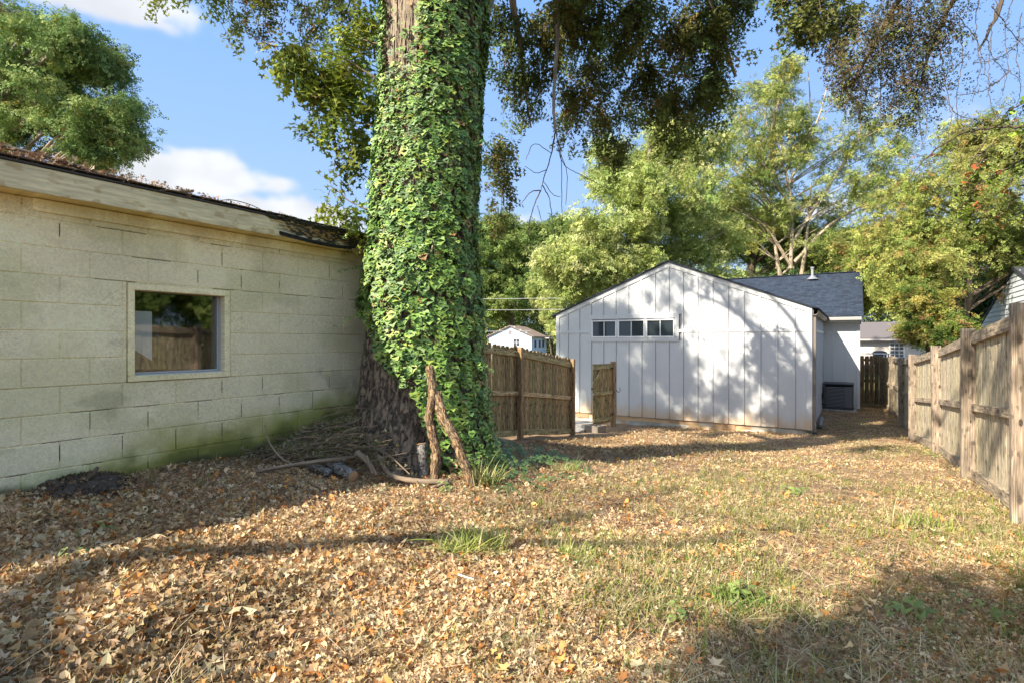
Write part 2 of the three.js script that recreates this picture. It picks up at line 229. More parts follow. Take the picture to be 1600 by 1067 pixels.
  const strip = []; { const pts = []; for (let i = 0; i <= 14; i++) { const t = i / 14; pts.push(V(.205 + .05 * Math.sin(t * 3.1), 2.43 - .05 * Math.sin(t * 3.1) + .015 * t, -(2.02 + t * 1.15))); } strip.push(tube(pts, .012, .006, 5)); strip.push(tube(pts.map((p, i) => p.clone().add(V(.004, -.018 - .006 * Math.sin(i), 0))), .009, .004, 5)); for (let i = 0; i < 10; i++) { const p = pts[i + 1]; strip.push(cbox(.008, .03, .11, .002, p.x, p.y - .012, p.z)); } }
  part(shed, 'drip_edge', merge(strip), black, 'black drip edge strip sagging off the eave');
}

// ---------- the white house ----------
const HY = -.80;
{
  const house = thing('white_house', 'white board and batten house with a broad gable and dark blue shingle roof', 'house', [4.35, HY, -15.1], YAW);
  const paint = tex(1024, 640, (i, j) => { const x = i / 1024 * 7.2 - 3.6, y = j / 640 * 4.5, a = fbm(x * 2, y * 1.2, 4, 0, 0, 80), b = n2(x * 60, y * 60, 0, 0, 81); let k = .97 + (a - .5) * .07 + (b - .5) * .025, c = [208 * k, 210 * k, 210 * k]; const t = sstep(.42, -.04, y + (fbm(x * 4, y * 3, 4, 0, 0, 82) - .5) * .5) * .62; return c.map((q, n) => q + ([206, 168, 122][n] - q) * t); });
  paint.wrapS = paint.wrapT = THREE.ClampToEdgeWrapping;
  const white = new THREE.MeshStandardMaterial({ map: paint, roughness: .62 }), trimW = mat(.82, .82, .80, .5);
  const wuv = (g) => { const p = g.attributes.position, u = g.attributes.uv; for (let i = 0; i < p.count; i++) u.setXY(i, (p.getX(i) + 3.6) / 7.2, p.getY(i) / 4.5); return g; };
  const EAVE = 2.97, PEAK = 4.35, roofY = (x) => PEAK - (PEAK - EAVE) * Math.abs(x) / 3.5, B = 2.44;
  const WX0 = -2.40, WX1 = .29, WY0 = 2.15, WY1 = 2.93;
  const slab = (pts, d, z) => { const g = new THREE.ExtrudeGeometry(new THREE.Shape(pts.map((p) => new THREE.Vector2(...p))), { depth: d, bevelEnabled: false }); g.translate(0, 0, z); return wuv(g); };
  part(house, 'wall', slab([[-3.48, -.02], [3.48, -.02], [3.48, EAVE - .06], [0, PEAK - .06], [-3.48, EAVE - .06], [-3.48, -.02]], .1, -.13), mat(.34, .35, .36, .9));
  const cut = []; for (let i = 0; i <= 18; i++) cut.push(-3.5 + i * 7 / 18);
  for (let i = 0; i < 18; i++) {                                // panels between the battens
    const a = cut[i] + .0265, b = cut[i + 1] - .003, inW = (a + b) / 2 > WX0 && (a + b) / 2 < WX1, f = (x) => Math.min(roofY(x) - .02, PEAK);
    part(house, 'siding_panel', slab([[a, 0], [b, 0], [b, inW ? WY0 + .03 : B], [a, inW ? WY0 + .03 : B]], .026, -.028), white);
    part(house, 'siding_panel', slab([[a, inW ? WY1 - .03 : B + .004], [b, inW ? WY1 - .03 : B + .004], [b, f(b)], [a, f(a)]], .026, -.028), white);
  }
  for (let i = 1; i < 18; i++) {
    const x = cut[i], inW = x > WX0 - .02 && x < WX1 + .02, t = .026;
    part(house, 'batten', wuv(cbox(.042, (inW ? WY0 : B - .04) - .012, t, .003, x, .012 + ((inW ? WY0 : B - .04) - .012) / 2, t / 2 - .002)), white);
    const y0 = inW ? WY1 : B + .04, y1 = roofY(x) - .13; part(house, 'batten', wuv(cbox(.042, y1 - y0, t, .003, x, (y0 + y1) / 2, t / 2 - .002)), white);
  }
  part(house, 'band_board', wuv(cbox(WX0 + 3.39 - .002, .08, .022, .003, (-3.39 + WX0) / 2, B, .009)), white);
  part(house, 'band_board', wuv(cbox(3.39 - WX1 - .002, .08, .022, .003, (3.39 + WX1) / 2, B, .009)), white);
  for (const s of [-1, 1]) part(house, 'corner_board', wuv(cbox(.11, EAVE - .02, .03, .004, s * 3.446, EAVE / 2 - .02, .011)), white);
  for (const s of [-1, 1]) part(house, 'rake_board', slab([[0, PEAK - .135], [s * 3.5, EAVE - .135], [s * 3.5, EAVE - .005], [0, PEAK - .005]], .03, -.003), white);
  // roof of the gable wing
  const roofMat = mat(.02, .03, .046, .95), dark = mat(.03, .032, .036, .9), brownMetal = mat(.20, .165, .13, .5);
  for (const s of [-1, 1]) { const g = new THREE.ExtrudeGeometry(new THREE.Shape([[0, PEAK], [s * 3.66, EAVE - .06], [s * 3.66, EAVE - .025], [0, PEAK + .04]].map((p) => new THREE.Vector2(...p))), { depth: 7.5, bevelEnabled: false }); g.translate(0, 0, -7.42); part(house, 'roof', g, roofMat); }
  part(house, 'foundation', cbox(6.94, .5, .1, .004, 0, -.262, -.10), new THREE.MeshStandardMaterial({ map: tex(512, 64, (i, j) => { const a = fbm(i / 30, j / 16, 5, 0, 0, 90), b = fbm(i / 60 + 9, j / 60, 3, 0, 0, 91), k = .6 + .7 * a; return b > .5 ? [205 * k, 172 * k, 130 * k] : [198 * k, 192 * k, 178 * k]; }, true, .15, 1), roughness: .95 }));
  for (const x of [-2.6, 1.55]) part(house, 'foundation_vent', cbox(.36, .13, .03, .004, x, -.09, -.045), mat(.42, .27, .15, .9), 'brick coloured foundation vent');
  // band of three small windows
  part(house, 'window_trim', merge([cbox(WX1 - WX0, .13, .028, .003, (WX0 + WX1) / 2, WY1 - .065, .012), cbox(WX1 - WX0, .115, .028, .003, (WX0 + WX1) / 2, WY0 + .0575, .012), cbox(.11, WY1 - WY0 - .247, .028, .003, WX0 + .055, (WY1 + WY0) / 2 - .007, .012), cbox(.11, WY1 - WY0 - .247, .028, .003, WX1 - .055, (WY1 + WY0) / 2 - .007, .012), cbox(.05, .52, .026, .003, -1.495, 2.53, .012), cbox(.05, .52, .026, .003, -.652, 2.53, .012)]), white);
  for (const [a, b] of [[-2.262, -1.553], [-1.436, -.707], [-.597, .137]]) {
    const w = new THREE.Group(); w.name = 'window'; house.add(w); const m = (a + b) / 2, y0 = 2.30, y1 = 2.735, my = (y0 + y1) / 2;
    part(w, 'frame', merge([cbox(b - a + .07, .036, .05, .004, m, y1 + .018, .01), cbox(b - a + .07, .036, .05, .004, m, y0 - .018, .01), cbox(.035, y1 - y0 - .002, .05, .004, a - .0175, my, .01), cbox(.035, y1 - y0 - .002, .05, .004, b + .0175, my, .01)]), trimW);
    part(w, 'mullion', cbox(.022, y1 - y0 - .002, .03, .003, m, my, .005), trimW);
    for (const [p, q] of [[a, m - .011], [m + .011, b]]) part(w, 'pane', cbox(q - p - .002, y1 - y0 - .002, .004, .0005, (p + q) / 2, my, -.006), new THREE.MeshPhysicalMaterial({ color: C(.03, .042, .05), roughness: .04, ior: 1.5 }));
  }
  part(house, 'pipe_stub', (() => { const g = new THREE.CylinderGeometry(.035, .035, .06, 12); g.rotateX(Math.PI / 2); g.translate(-1.64, .33, .02); return g; })(), black);
  // side wall of the gable wing, main house behind
  const sx = 3.5, LZ = -5.5, rows = [];
  part(house, 'wall', merge([cbox(.1, EAVE - .02, -LZ - .04, .004, sx - .052, EAVE / 2 - .01, LZ / 2 - .01), cbox(.1, EAVE, 5.5, .004, -3.45, EAVE / 2 - .02, -2.78)]), white);
  part(house, 'band_board', cbox(.02, .08, -LZ - .1, .003, sx + .009, B, LZ / 2), white);
  for (let z = -.4; z > LZ; z -= .405) part(house, 'batten', cbox(.019, EAVE - .12, .042, .003, sx + .0085, EAVE / 2 - .05, z), white);
  part(house, 'foundation', cbox(.1, .5, 5.4, .004, sx - .075, -.275, LZ / 2), concrete);
  part(house, 'gutter', (() => { const g = new THREE.ExtrudeGeometry(new THREE.Shape([[3.515, EAVE - .06], [3.515, EAVE - .19], [3.59, EAVE - .19], [3.635, EAVE - .13], [3.635, EAVE - .07], [3.62, EAVE - .07], [3.62, EAVE - .125], [3.58, EAVE - .175], [3.53, EAVE - .175], [3.53, EAVE - .06]].map((p) => new THREE.Vector2(...p))), { depth: 5.35, bevelEnabled: false }); g.translate(0, 0, -5.33); return g; })(), brownMetal, 'brown gutter along the eave');
  part(house, 'downspout', merge([cbox(.062, EAVE - .17, .085, .008, sx + .052, (EAVE - .17) / 2 - .05, -.07), cbox(.09, .07, .085, .008, sx + .075, EAVE - .2, -.07)]), brownMetal, 'brown downspout at the corner');
  part(house, 'downspout_adapter', merge([cbox(.1, .09, .12, .012, sx + .055, -.095, -.03), cbox(.09, .07, .16, .012, sx + .03, -.12, .10)]), black, 'black corrugated outlet below the downspout');
  part(house, 'conduit', tube([V(sx + .03, .42, -5.0), V(sx + .03, 2.2, -5.0)], .016, .016, 8), mat(.5, .5, .5, .5));
  const MX0 = -1.3, MX1 = 4.52, ML = LZ - 8, RID = 4.79;
  part(house, 'wall', merge([cbox(MX1 - 3.5 - .002, EAVE + .02, .1, .004, (MX1 + 3.5) / 2, EAVE / 2 - .01, LZ - .05), cbox(.1, EAVE, 7.8, .004, MX1 - .05, EAVE / 2, LZ - 4.05), cbox(.1, EAVE, 7.8, .004, MX0 + .05, EAVE / 2, LZ - 4.05)]), white);
  part(house, 'band_board', cbox(MX1 - 3.53, .08, .02, .003, (MX1 + 3.53) / 2, B - .02, LZ + .01), white);
  for (const x of [3.78, 4.15]) part(house, 'batten', cbox(.042, EAVE - .1, .019, .003, x, EAVE / 2 - .05, LZ + .0085), white);
  part(house, 'corner_board', cbox(.1, EAVE, .03, .004, MX1 - .045, EAVE / 2, LZ + .012), white);
  part(house, 'foundation', cbox(1, .5, .1, .004, 4.0, -.275, LZ - .07), concrete);
  const ez = LZ + .32, eY = EAVE - .03, rz = LZ - 4, slope = Math.atan2(RID - eY, ez - rz), SLn = Math.hypot(RID - eY, ez - rz);
  part(house, 'roof', (() => { const g = new THREE.ExtrudeGeometry(new THREE.Shape([[ez, eY - .03], [rz, RID - .03], [2 * rz - ez, eY - .03], [2 * rz - ez, eY + .0], [rz, RID], [ez, eY]].map((p) => new THREE.Vector2(-p[0], p[1]))), { depth: MX1 + .1 - MX0, bevelEnabled: false }); g.rotateY(Math.PI / 2); g.translate(MX0, 0, 0); return g; })(), roofMat);
  const tabs = [[], [], [], [], []];                              // shingles, course by course
  for (let r = 0; r * .135 < SLn - .1; r++) { const d0 = r * .135; for (let x = MX0 + (r % 3) * .1; x < MX1 + .05;) { const w = rr(.09, .22), x1 = Math.min(x + w, MX1 + .09), g = cbox(x1 - x - .004, .007 + R() * .005, .15, .0015, 0, 0, 0); g.rotateX(-slope + 2 * slope + .02 - slope * 0); g.translate((x + x1) / 2, eY + Math.sin(slope) * (d0 + .06) + .009, ez - Math.cos(slope) * (d0 + .06)); tabs[Math.floor(R() * 5)].push(g); x = x1; } }
  tabs.forEach((l, i) => { part(house, 'shingle', merge(l), mat(...[[.014, .024, .042], [.02, .034, .058], [.011, .018, .032], [.026, .038, .06], [.017, .029, .05]][i], .92)).userData.kind = 'stuff'; });
  part(house, 'ridge_cap', cbox(MX1 + .1 - MX0, .03, .22, .01, (MX0 + MX1 + .1) / 2, RID + .015, rz), roofMat);
  part(house, 'gutter', cbox(MX1 - 3.62, .11, .11, .014, (MX1 + 3.66) / 2 + .03, eY - .075, ez + .06), mat(.42, .40, .37, .4, { metalness: .3 }));
  part(house, 'soffit', cbox(MX1 + .1 - 3.65, .02, .3, .003, (MX1 + 3.75) / 2, eY - .15, LZ + .16), trimW);
  const vz = rz + .62, vy = RID - .62 * Math.tan(slope), vx = 3.0;
  const vent = new THREE.Group(); vent.name = 'roof_vent'; house.add(vent);
  part(vent, 'flashing', (() => { const g = new THREE.CylinderGeometry(.07, .22, .14, 16); g.translate(vx, vy + .08, vz); return g; })(), galv);
  part(vent, 'vent_pipe', (() => { const g = new THREE.CylinderGeometry(.05, .05, .5, 12); g.translate(vx, vy + .2, vz); return g; })(), mat(.28, .29, .3, .6));
  part(vent, 'cap', (() => { const g = new THREE.CylinderGeometry(.075, .07, .07, 12); g.translate(vx, vy + .46, vz); return g; })(), mat(.25, .26, .27, .6));
}

// ---------- air conditioner beside the house ----------
{
  const ac = thing('air_conditioner', 'dark grey louvred air conditioning unit between house wall and back fence', 'air conditioner', [10.22, -.80, -17.0], YAW);
  const dk = mat(.05, .053, .056, .5), lv = mat(.17, .175, .18, .45), w = .80, h = .76, d = .72;
  part(ac, 'pad', cbox(.95, .07, .9, .01, 0, .03, 0), concrete);
  part(ac, 'base_pan', cbox(w, .05, d, .01, 0, .092, 0), dk); part(ac, 'coil', cbox(w - .1, h - .1, d - .1, .004, 0, h / 2 + .08, 0), mat(.02, .02, .022, .8));
  for (const [x, z] of [[-1, -1], [1, -1], [-1, 1], [1, 1]]) part(ac, 'corner_post', cbox(.06, h - .1, .06, .012, x * (w / 2 - .032), h / 2 + .07, z * (d / 2 - .032)), dk);
  for (let i = 0; i < 15; i++) { const y = .15 + i * .042; part(ac, 'louvre', merge([cbox(w - .14, .022, .012, .002, 0, y, d / 2 - .012), cbox(.012, .022, d - .14, .002, w / 2 - .012, y, 0), cbox(.012, .022, d - .14, .002, -w / 2 + .012, y, 0)]), lv); }
  part(ac, 'service_panel', cbox(.2, h - .12, .02, .004, .26, h / 2 + .07, d / 2 + .003), mat(.10, .105, .11, .4));
  part(ac, 'top_panel', cbox(w + .02, .05, d + .02, .014, 0, h + .085, 0), dk);
  part(ac, 'fan_guard', merge([.1, .18, .26, .31].map((r) => { const g = new THREE.TorusGeometry(r, .005, 5, 32); g.rotateX(Math.PI / 2); g.translate(0, h + .116, 0); return g; })), lv);
  part(ac, 'refrigerant_line', tube(bend([V(-.33, .2, .36), V(-.50, .25, .42), V(-.56, .5, .42), V(-.5, .62, .40), V(-.44, .5, .39), V(-.46, .3, .38)], 6), .017, .017, 8), black);
}
{
  const p = V(8.10, 0, -14.30), q = V(8.75, 0, -15.35); p.y = G(p.x, p.z) + .05; q.y = G(q.x, q.z) + .06;
  const g = thing('drain_pipe', 'grey drain pipe lying on leaves along the house side wall', 'pipe', [p.x, p.y, p.z]);
  part(g, 'pipe', tube([V(0, 0, 0), q.clone().sub(p).multiplyScalar(.5), q.clone().sub(p)], .05, .05, 10), mat(.2, .21, .22, .5)); part(g, 'coupling', tube([V(-.01, 0, .02), V(.06, 0, -.09)], .058, .058, 10), mat(.13, .135, .14, .5));
}

// ---------- fences ----------
function fence(root, posts, o) {                      // posts: [x, y, z, height, lean]
  const k = o.side, yaw = (a, b) => Math.atan2(-(b[2] - a[2]), b[0] - a[0]);
  const picketGeos = [0, 1, 2, 3].map(() => { if (!o.dogEar) return cbox(.138, 1, .017, .0025, 0, .5, 0); const s = new THREE.Shape([[-.069, 0], [.069, 0], [.069, .975], [.045, 1], [-.045, 1], [-.069, .975]].map((p) => new THREE.Vector2(...p))); const g = new THREE.ExtrudeGeometry(s, { depth: .017, bevelEnabled: false }); g.translate(0, 0, -.0085); const u = g.attributes.uv, ou = R() * 5, ov = R() * 5; for (let i = 0; i < u.count; i++) u.setXY(i, u.getX(i) + ou, u.getY(i) * 1.8 + ov); return g; });
  if (!o.dogEar) picketGeos.forEach((g) => { const u = g.attributes.uv; for (let i = 0; i < u.count; i++) u.setY(i, u.getY(i) * 1.8); });
  posts.forEach((p, i) => {
    if (p[5]) return; const q = posts[Math.max(0, Math.min(posts.length - 2, i))], r = posts[Math.min(posts.length - 1, i + 1)] === q ? posts[i] : posts[Math.max(1, i + 1 > posts.length - 1 ? posts.length - 1 : i + 1)];
    const m = part(root, 'post', cbox(o.postW ?? .09, p[3] + .12, o.postD ?? .12, .006, 0, p[3] / 2 - .05, 0), o.post, p[6]);
    m.position.set(p[0], p[1], p[2]); m.rotation.y = yaw(q, r === q ? posts[i] : r); m.rotateZ(p[4] ?? 0);
  });
  for (let b = 0; b + 1 < posts.length; b++) {
    const A = V(...posts[b].slice(0, 3)), B = V(...posts[b + 1].slice(0, 3)), D = B.clone().sub(A), L = Math.hypot(D.x, D.z), a = yaw(posts[b], posts[b + 1]), hA = posts[b][3] - .03, hB = posts[b + 1][3] - .03;
    const nx = -D.z / L, nz = D.x / L;                                        // across the fence
    const n = Math.round(L / (.141 + (o.gap ?? .003)));
    for (let i = 0; i < n; i++) {
      const t = (i + .5) / n, h = hA + (hB - hA) * t, m = part(root, 'picket', picketGeos[i % 4], pick(o.pickets)), up = .04 + R() * .02;
      m.position.set(A.x + D.x * t - nx * k * .07, A.y + D.y * t + up, A.z + D.z * t - nz * k * .07); m.rotation.y = a + gauss() * .006; m.rotateZ(gauss() * .006); m.rotateX(gauss() * .004);
      m.scale.y = h - up + (o.over ?? -.01) + (R() - .5) * (o.ragged ?? .02); m.scale.x = L / n / (.141 + (o.gap ?? .003)) * (.97 + R() * .03);
    }
    const rail = (f, hgt, th, mt, label) => {
      const w = posts[b].slice(); const L2 = L - .07, rise = D.y + (hB - hA) * f, len = Math.hypot(L2, rise);
      const m = part(root, f > .9 ? 'top_rail' : f < .2 ? 'bottom_rail' : 'rail', cbox(len, hgt, th, .004, 0, 0, 0, 'x'), mt);
      m.position.set((A.x + B.x) / 2 - nx * k * (.061 - th / 2), (A.y + B.y) / 2 + (hA + hB) / 2 * f, (A.z + B.z) / 2 - nz * k * (.061 - th / 2)); m.rotation.y = a; m.rotateZ(Math.atan2(rise, L2) + gauss() * .004);
    };
    for (const [f, h, th, m] of o.rails) rail(f, h, th, m);
  }
}
{
  const pts = [[2.35, .0, -1.66, 1.8], [4.17, -.145, -4.45, 1.80], [5.44, -.31, -6.48, 1.80], [7.08, -.53, -9.05, 1.8, -.065], [8.35, -.73, -11.33, 1.80], [10.32, -.88, -14.4, 1.8], [11.75, -.91, -16.8, 1.8], [13.6, -1.0, -20, 1.80]];
  const f = thing('board_fence', 'weathered grey board fence with stout posts along the right side', 'fence', [0, 0, 0]);
  fence(f, pts, { side: -1, pickets: greyWood, post: postWood, postW: .095, postD: .135, rails: [[.955, .13, .042, railWood], [.5, .09, .042, railWood], [.055, .13, .042, railWood]], over: -.005 });
  f.children.filter((m) => m.name === 'post')[3].userData.label = 'leaning fence post';
  const g = thing('back_fence', 'dark brown picket fence closing the yard behind the air conditioner', 'fence', [0, 0, 0]);
  fence(g, [[13.55, -1.0, -20.06, 1.8, 0, 1], [11.75, -.98, -21.2, 1.8]], { side: 1, pickets: darkWood, post: darkWood[2], gap: .012, rails: [[.94, .09, .04, darkWood[1]], [.5, .09, .04, darkWood[2]], [.06, .09, .04, darkWood[0]]], dogEar: true, over: .05, ragged: .03 });
}
{
  const f = thing('brown_fence', 'brown board fence with dog-eared tops behind the ivy covered oak', 'fence', [0, 0, 0]);
  fence(f, [[-2.45, -.2, -7.1, 1.8], [-1.15, -.38, -9.0, 1.8], [.166, -.57, -10.85, 1.8], [1.42, -.85, -12.75, 1.78]], { side: 1, pickets: brownWood, post: postBrown, postW: .09, postD: .11, rails: [[.945, .11, .042, topBrown], [.5, .09, .042, railBrown], [.06, .11, .042, topBrown]], dogEar: true, over: .045, ragged: .035 });
  const g = thing('garden_gate', 'narrow brown picket gate standing open beside the white house', 'gate', [2.70, -.83, -14.52], Math.atan2(-(-14.0 + 14.5), -(2.66 - 2.14)) + Math.PI * 0);
  // local +x runs from the hinge to the free edge, towards the camera
  g.rotation.y = Math.atan2(-(-14.02 + 14.52), 2.10 - 2.70); const w = .76, h = 1.58;
  for (let i = 0; i < 5; i++) part(g, 'picket', cbox(.148, h - .02 - (i % 2) * .012, .017, .003, .06 + .148 * (i + .5), h / 2 + .03, .01), brownWood[i % 5]);
  for (const y of [1.5, .83, .14]) part(g, 'rail', cbox(w - .02, .09, .04, .004, .06 + w / 2, y, -.02, 'x'), topBrown);
  const br = part(g, 'brace', cbox(.075, .5, .035, .004, 0, 0, 0), topBrown); br.position.set(.66, 1.265, -.0185); br.rotation.z = .66;
  part(g, 'post', cbox(.1, 1.74, .12, .006, -.01, .78, 0), postBrown);
  part(g, 'latch', merge([cbox(.07, .03, .02, .004, .84, .97, -.02), cbox(.015, .09, .02, .004, .865, .97, -.02)]), black);
  part(g, 'hook', tube(bend([V(-.05, .9, -.06), V(-.15, .83, -.06), V(-.22, .86, -.06), V(-.21, .95, -.06)], 5), .009, .007, 6), black);
  for (const y of [1.42, .2]) part(g, 'hinge', cbox(.16, .035, .012, .003, .09, y + .055, -.047), black);
}
for (const [x, z, t, l] of [[1.98, -13.9, .3, 'dark concrete block lying at the foot of the open gate'], [2.22, -13.86, .75, 'lighter concrete block leaning beside the dark one at the gate']]) {
  const g = thing('concrete_block', l, 'block', [x, G(x, z) + .0, z], t), m = l[0] === 'd' ? mat(.075, .075, .07, 1) : mat(.22, .19, .15, 1);
  part(g, 'shell', merge([cbox(.36, .18, .035, .006, 0, .1, .075), cbox(.36, .18, .035, .006, 0, .1, -.075), cbox(.036, .178, .114, .004, .162, .1, 0), cbox(.036, .178, .114, .004, -.162, .1, 0)]), m); part(g, 'web', cbox(.04, .17, .113, .004, 0, .1, 0), m);
}
{ // concrete path beyond the brown fence, through the gate opening
  const pts = [[1.62, -13.2], [2.55, -15.7], [1.2, -16.6], [-.2, -14.3], [-2.4, -11.2], [-1.75, -10.4], [.1, -12.0]], s = new THREE.Shape(pts.map((p) => new THREE.Vector2(p[0], -p[1]))), g = new THREE.ExtrudeGeometry(s, { depth: .14, bevelEnabled: true, bevelSize: .01, bevelThickness: .01, bevelSegments: 1 });
  g.rotateX(-Math.PI / 2); const p = g.attributes.position; for (let i = 0; i < p.count; i++) p.setY(i, p.getY(i) - .1 + (-.62 - .0 + clamp((-p.getZ(i) - 10.8) * -.115, -.42, .2)) + .02); g.computeVertexNormals(); structure('path', g, concrete);
}
// ---------- leaves ----------
function leafGeo(outline, cup = .3, fold = .25, seg = 0) {   // a leaf in the xy plane, tip at -y, unit length, folded along its rib
  const pos = [], pts = [...outline, ...outline.slice(1, -1).reverse().map(([x, y]) => [-x, y])], z = (x, y) => Math.abs(x) * fold - cup * (y * y) - .12 * cup * x * x * 4;
  const ribs = [[0, -.2], [0, .15]];
  for (let i = 0; i < pts.length; i++) { const a = pts[i], b = pts[(i + 1) % pts.length], c = (a[1] + b[1]) / 2 < -.02 ? ribs[0] : ribs[1]; for (const p of [c, b, a]) pos.push(p[0], p[1], z(p[0], p[1])); }
  pos.push(...[ribs[0], ribs[1], [.0001, 0]].flatMap((p) => [p[0], p[1], z(p[0], p[1])]));
  return geoOf(pos);
}
const OAK = [[0, .5], [.09, .34], [.30, .30], [.12, .14], [.38, .02], [.13, -.1], [.28, -.27], [.1, -.26], [0, -.5]], OVAL = [[0, .5], [.16, .3], [.22, .05], [.17, -.22], [0, -.5]], IVY = [[0, .30], [.2, .42], [.40, .32], [.40, .12], [.50, -.04], [.34, -.18], [.2, -.32], [0, -.55]], HEART = [[0, .3], [.2, .42], [.38, .2], [.3, -.1], [0, -.5]];
const oakLeaf = leafGeo(OAK, .25, .2), ovalLeaf = leafGeo(OVAL, .3, .3), ivyLeaf = leafGeo(IVY, .25, .10), heartLeaf = leafGeo(HEART, .3, .25);
const M4 = (x, y, z, q, s, sy = s) => new THREE.Matrix4().compose(V(x, y, z), q, V(s, sy, s));
const basisQ = (n, tip) => { n = n.clone().normalize(); const y = tip.clone().negate(); y.sub(n.clone().multiplyScalar(y.dot(n))).normalize(); const x = y.clone().cross(n); return new THREE.Quaternion().setFromRotationMatrix(new THREE.Matrix4().makeBasis(x, y, n)); };
const rndQ = (up = .6) => basisQ(V(gauss(), up + gauss() * .5, gauss()), V(gauss(), gauss() * .6 - .2, gauss()));
function sprayGeo(leaf, n, len, size, seed) {               // a small twig of leaves
  const old = R; R = rng(seed); const l = [];
  for (let i = 0; i < n; i++) { const t = (i + .6) / n, g = leaf.clone(); g.scale(size, size, size); g.translate(0, -size * .5, 0); const s = i & 1 ? 1 : -1; g.rotateX(gauss() * .6 + .2); g.rotateZ(s * rr(.5, 1.3)); g.rotateY(gauss() * .7); g.translate(gauss() * .02, -t * len, gauss() * .03); l.push(g); }
  R = old; return merge(l);
}
const leafMat = (tr = .3) => new THREE.MeshPhysicalMaterial({ color: 0xffffff, roughness: .8, transmission: tr, thickness: 0, side: THREE.DoubleSide, specularIntensity: .15 });
const leafM = leafMat(.35), leafM2 = leafMat(.25);
const simple = leafGeo([[0, .5], [.26, .1], [.2, -.2], [0, -.5]], .3, .3);
const farSpray = [1, 2, 3].map((s) => sprayGeo(simple, 7, .42, .20, s)), oakSpray = [4, 5, 6].map((s) => sprayGeo(oakLeaf, 5, .2, .15, s)), fineSpray = [7, 8].map((s) => sprayGeo(simple, 8, .28, .075, s));
const barkGrey = new THREE.MeshStandardMaterial({ map: tex(256, 512, (i, j) => { const g = fbm(i / 10, j / 60, 4, 25, 8, 3), k = .5 + g * .8; return [150 * k, 138 * k, 122 * k]; }, true, 1.2, .5), roughness: .95 });
const barkPale = new THREE.MeshStandardMaterial({ map: barkGrey.map, color: C(1.6, 1.52, 1.38), roughness: .9 }), barkDark = new THREE.MeshStandardMaterial({ map: barkGrey.map, color: C(.42, .38, .33), roughness: .95 });

// leaves along twigs that fan out through a blob; returns twig tubes too
function blob(c, r, o) {
  const out = [], wood2 = [];
  for (let k = 0; k < o.twigs; k++) {
    const d = V(gauss(), gauss() + (o.lift ?? .15), gauss()).normalize(), a = c.clone().add(V(gauss() * r[0] * .25, gauss() * r[1] * .25, gauss() * r[2] * .25)), q = Math.pow(R(), .4) * (.75 + R() * .4), b = c.clone().add(V(d.x * r[0] * q, d.y * r[1] * q, d.z * r[2] * q)), droop = o.droop ?? 0, mid = a.clone().lerp(b, .5); mid.y += droop * .5; b.y -= droop * (.5 + R());
    const pts = [a, mid, b]; if (o.wood && k % o.wood === 0) wood2.push(tube(bend(pts, 3), o.wr ?? .012, .003, 4, 0, false));
    const curve = new THREE.CatmullRomCurve3(pts), tint = vary(pick(o.palette), .18, .08);
    for (let i = 0; i < o.leaves; i++) {
      const p = curve.getPoint(.3 + .7 * Math.sqrt(R())), s = o.spread ?? .16, j = V(gauss() * s, gauss() * s, gauss() * s), n = p.clone().sub(c).divide(V(...r)).multiplyScalar(.5).add(V(gauss() * .6, .55 + gauss() * .45, gauss() * .6));
      const sc = (o.size ?? 1) * rr(.7, 1.25), v = .6 + R() * .8, col = R() < (o.oddP ?? 0) ? vary(pick(o.odd), .2, .1) : tint.clone().multiplyScalar(v);
      out.push({ m: M4(p.x + j.x, p.y + j.y, p.z + j.z, basisQ(n, V(gauss() * .7, -.6 + gauss() * .3, gauss() * .7)), sc), c: col });
    }
  }
  return { out, wood2 };
}
const split = (l, k) => { const o = Array.from({ length: k }, () => []); l.forEach((e, i) => o[i % k].push(e)); return o; };
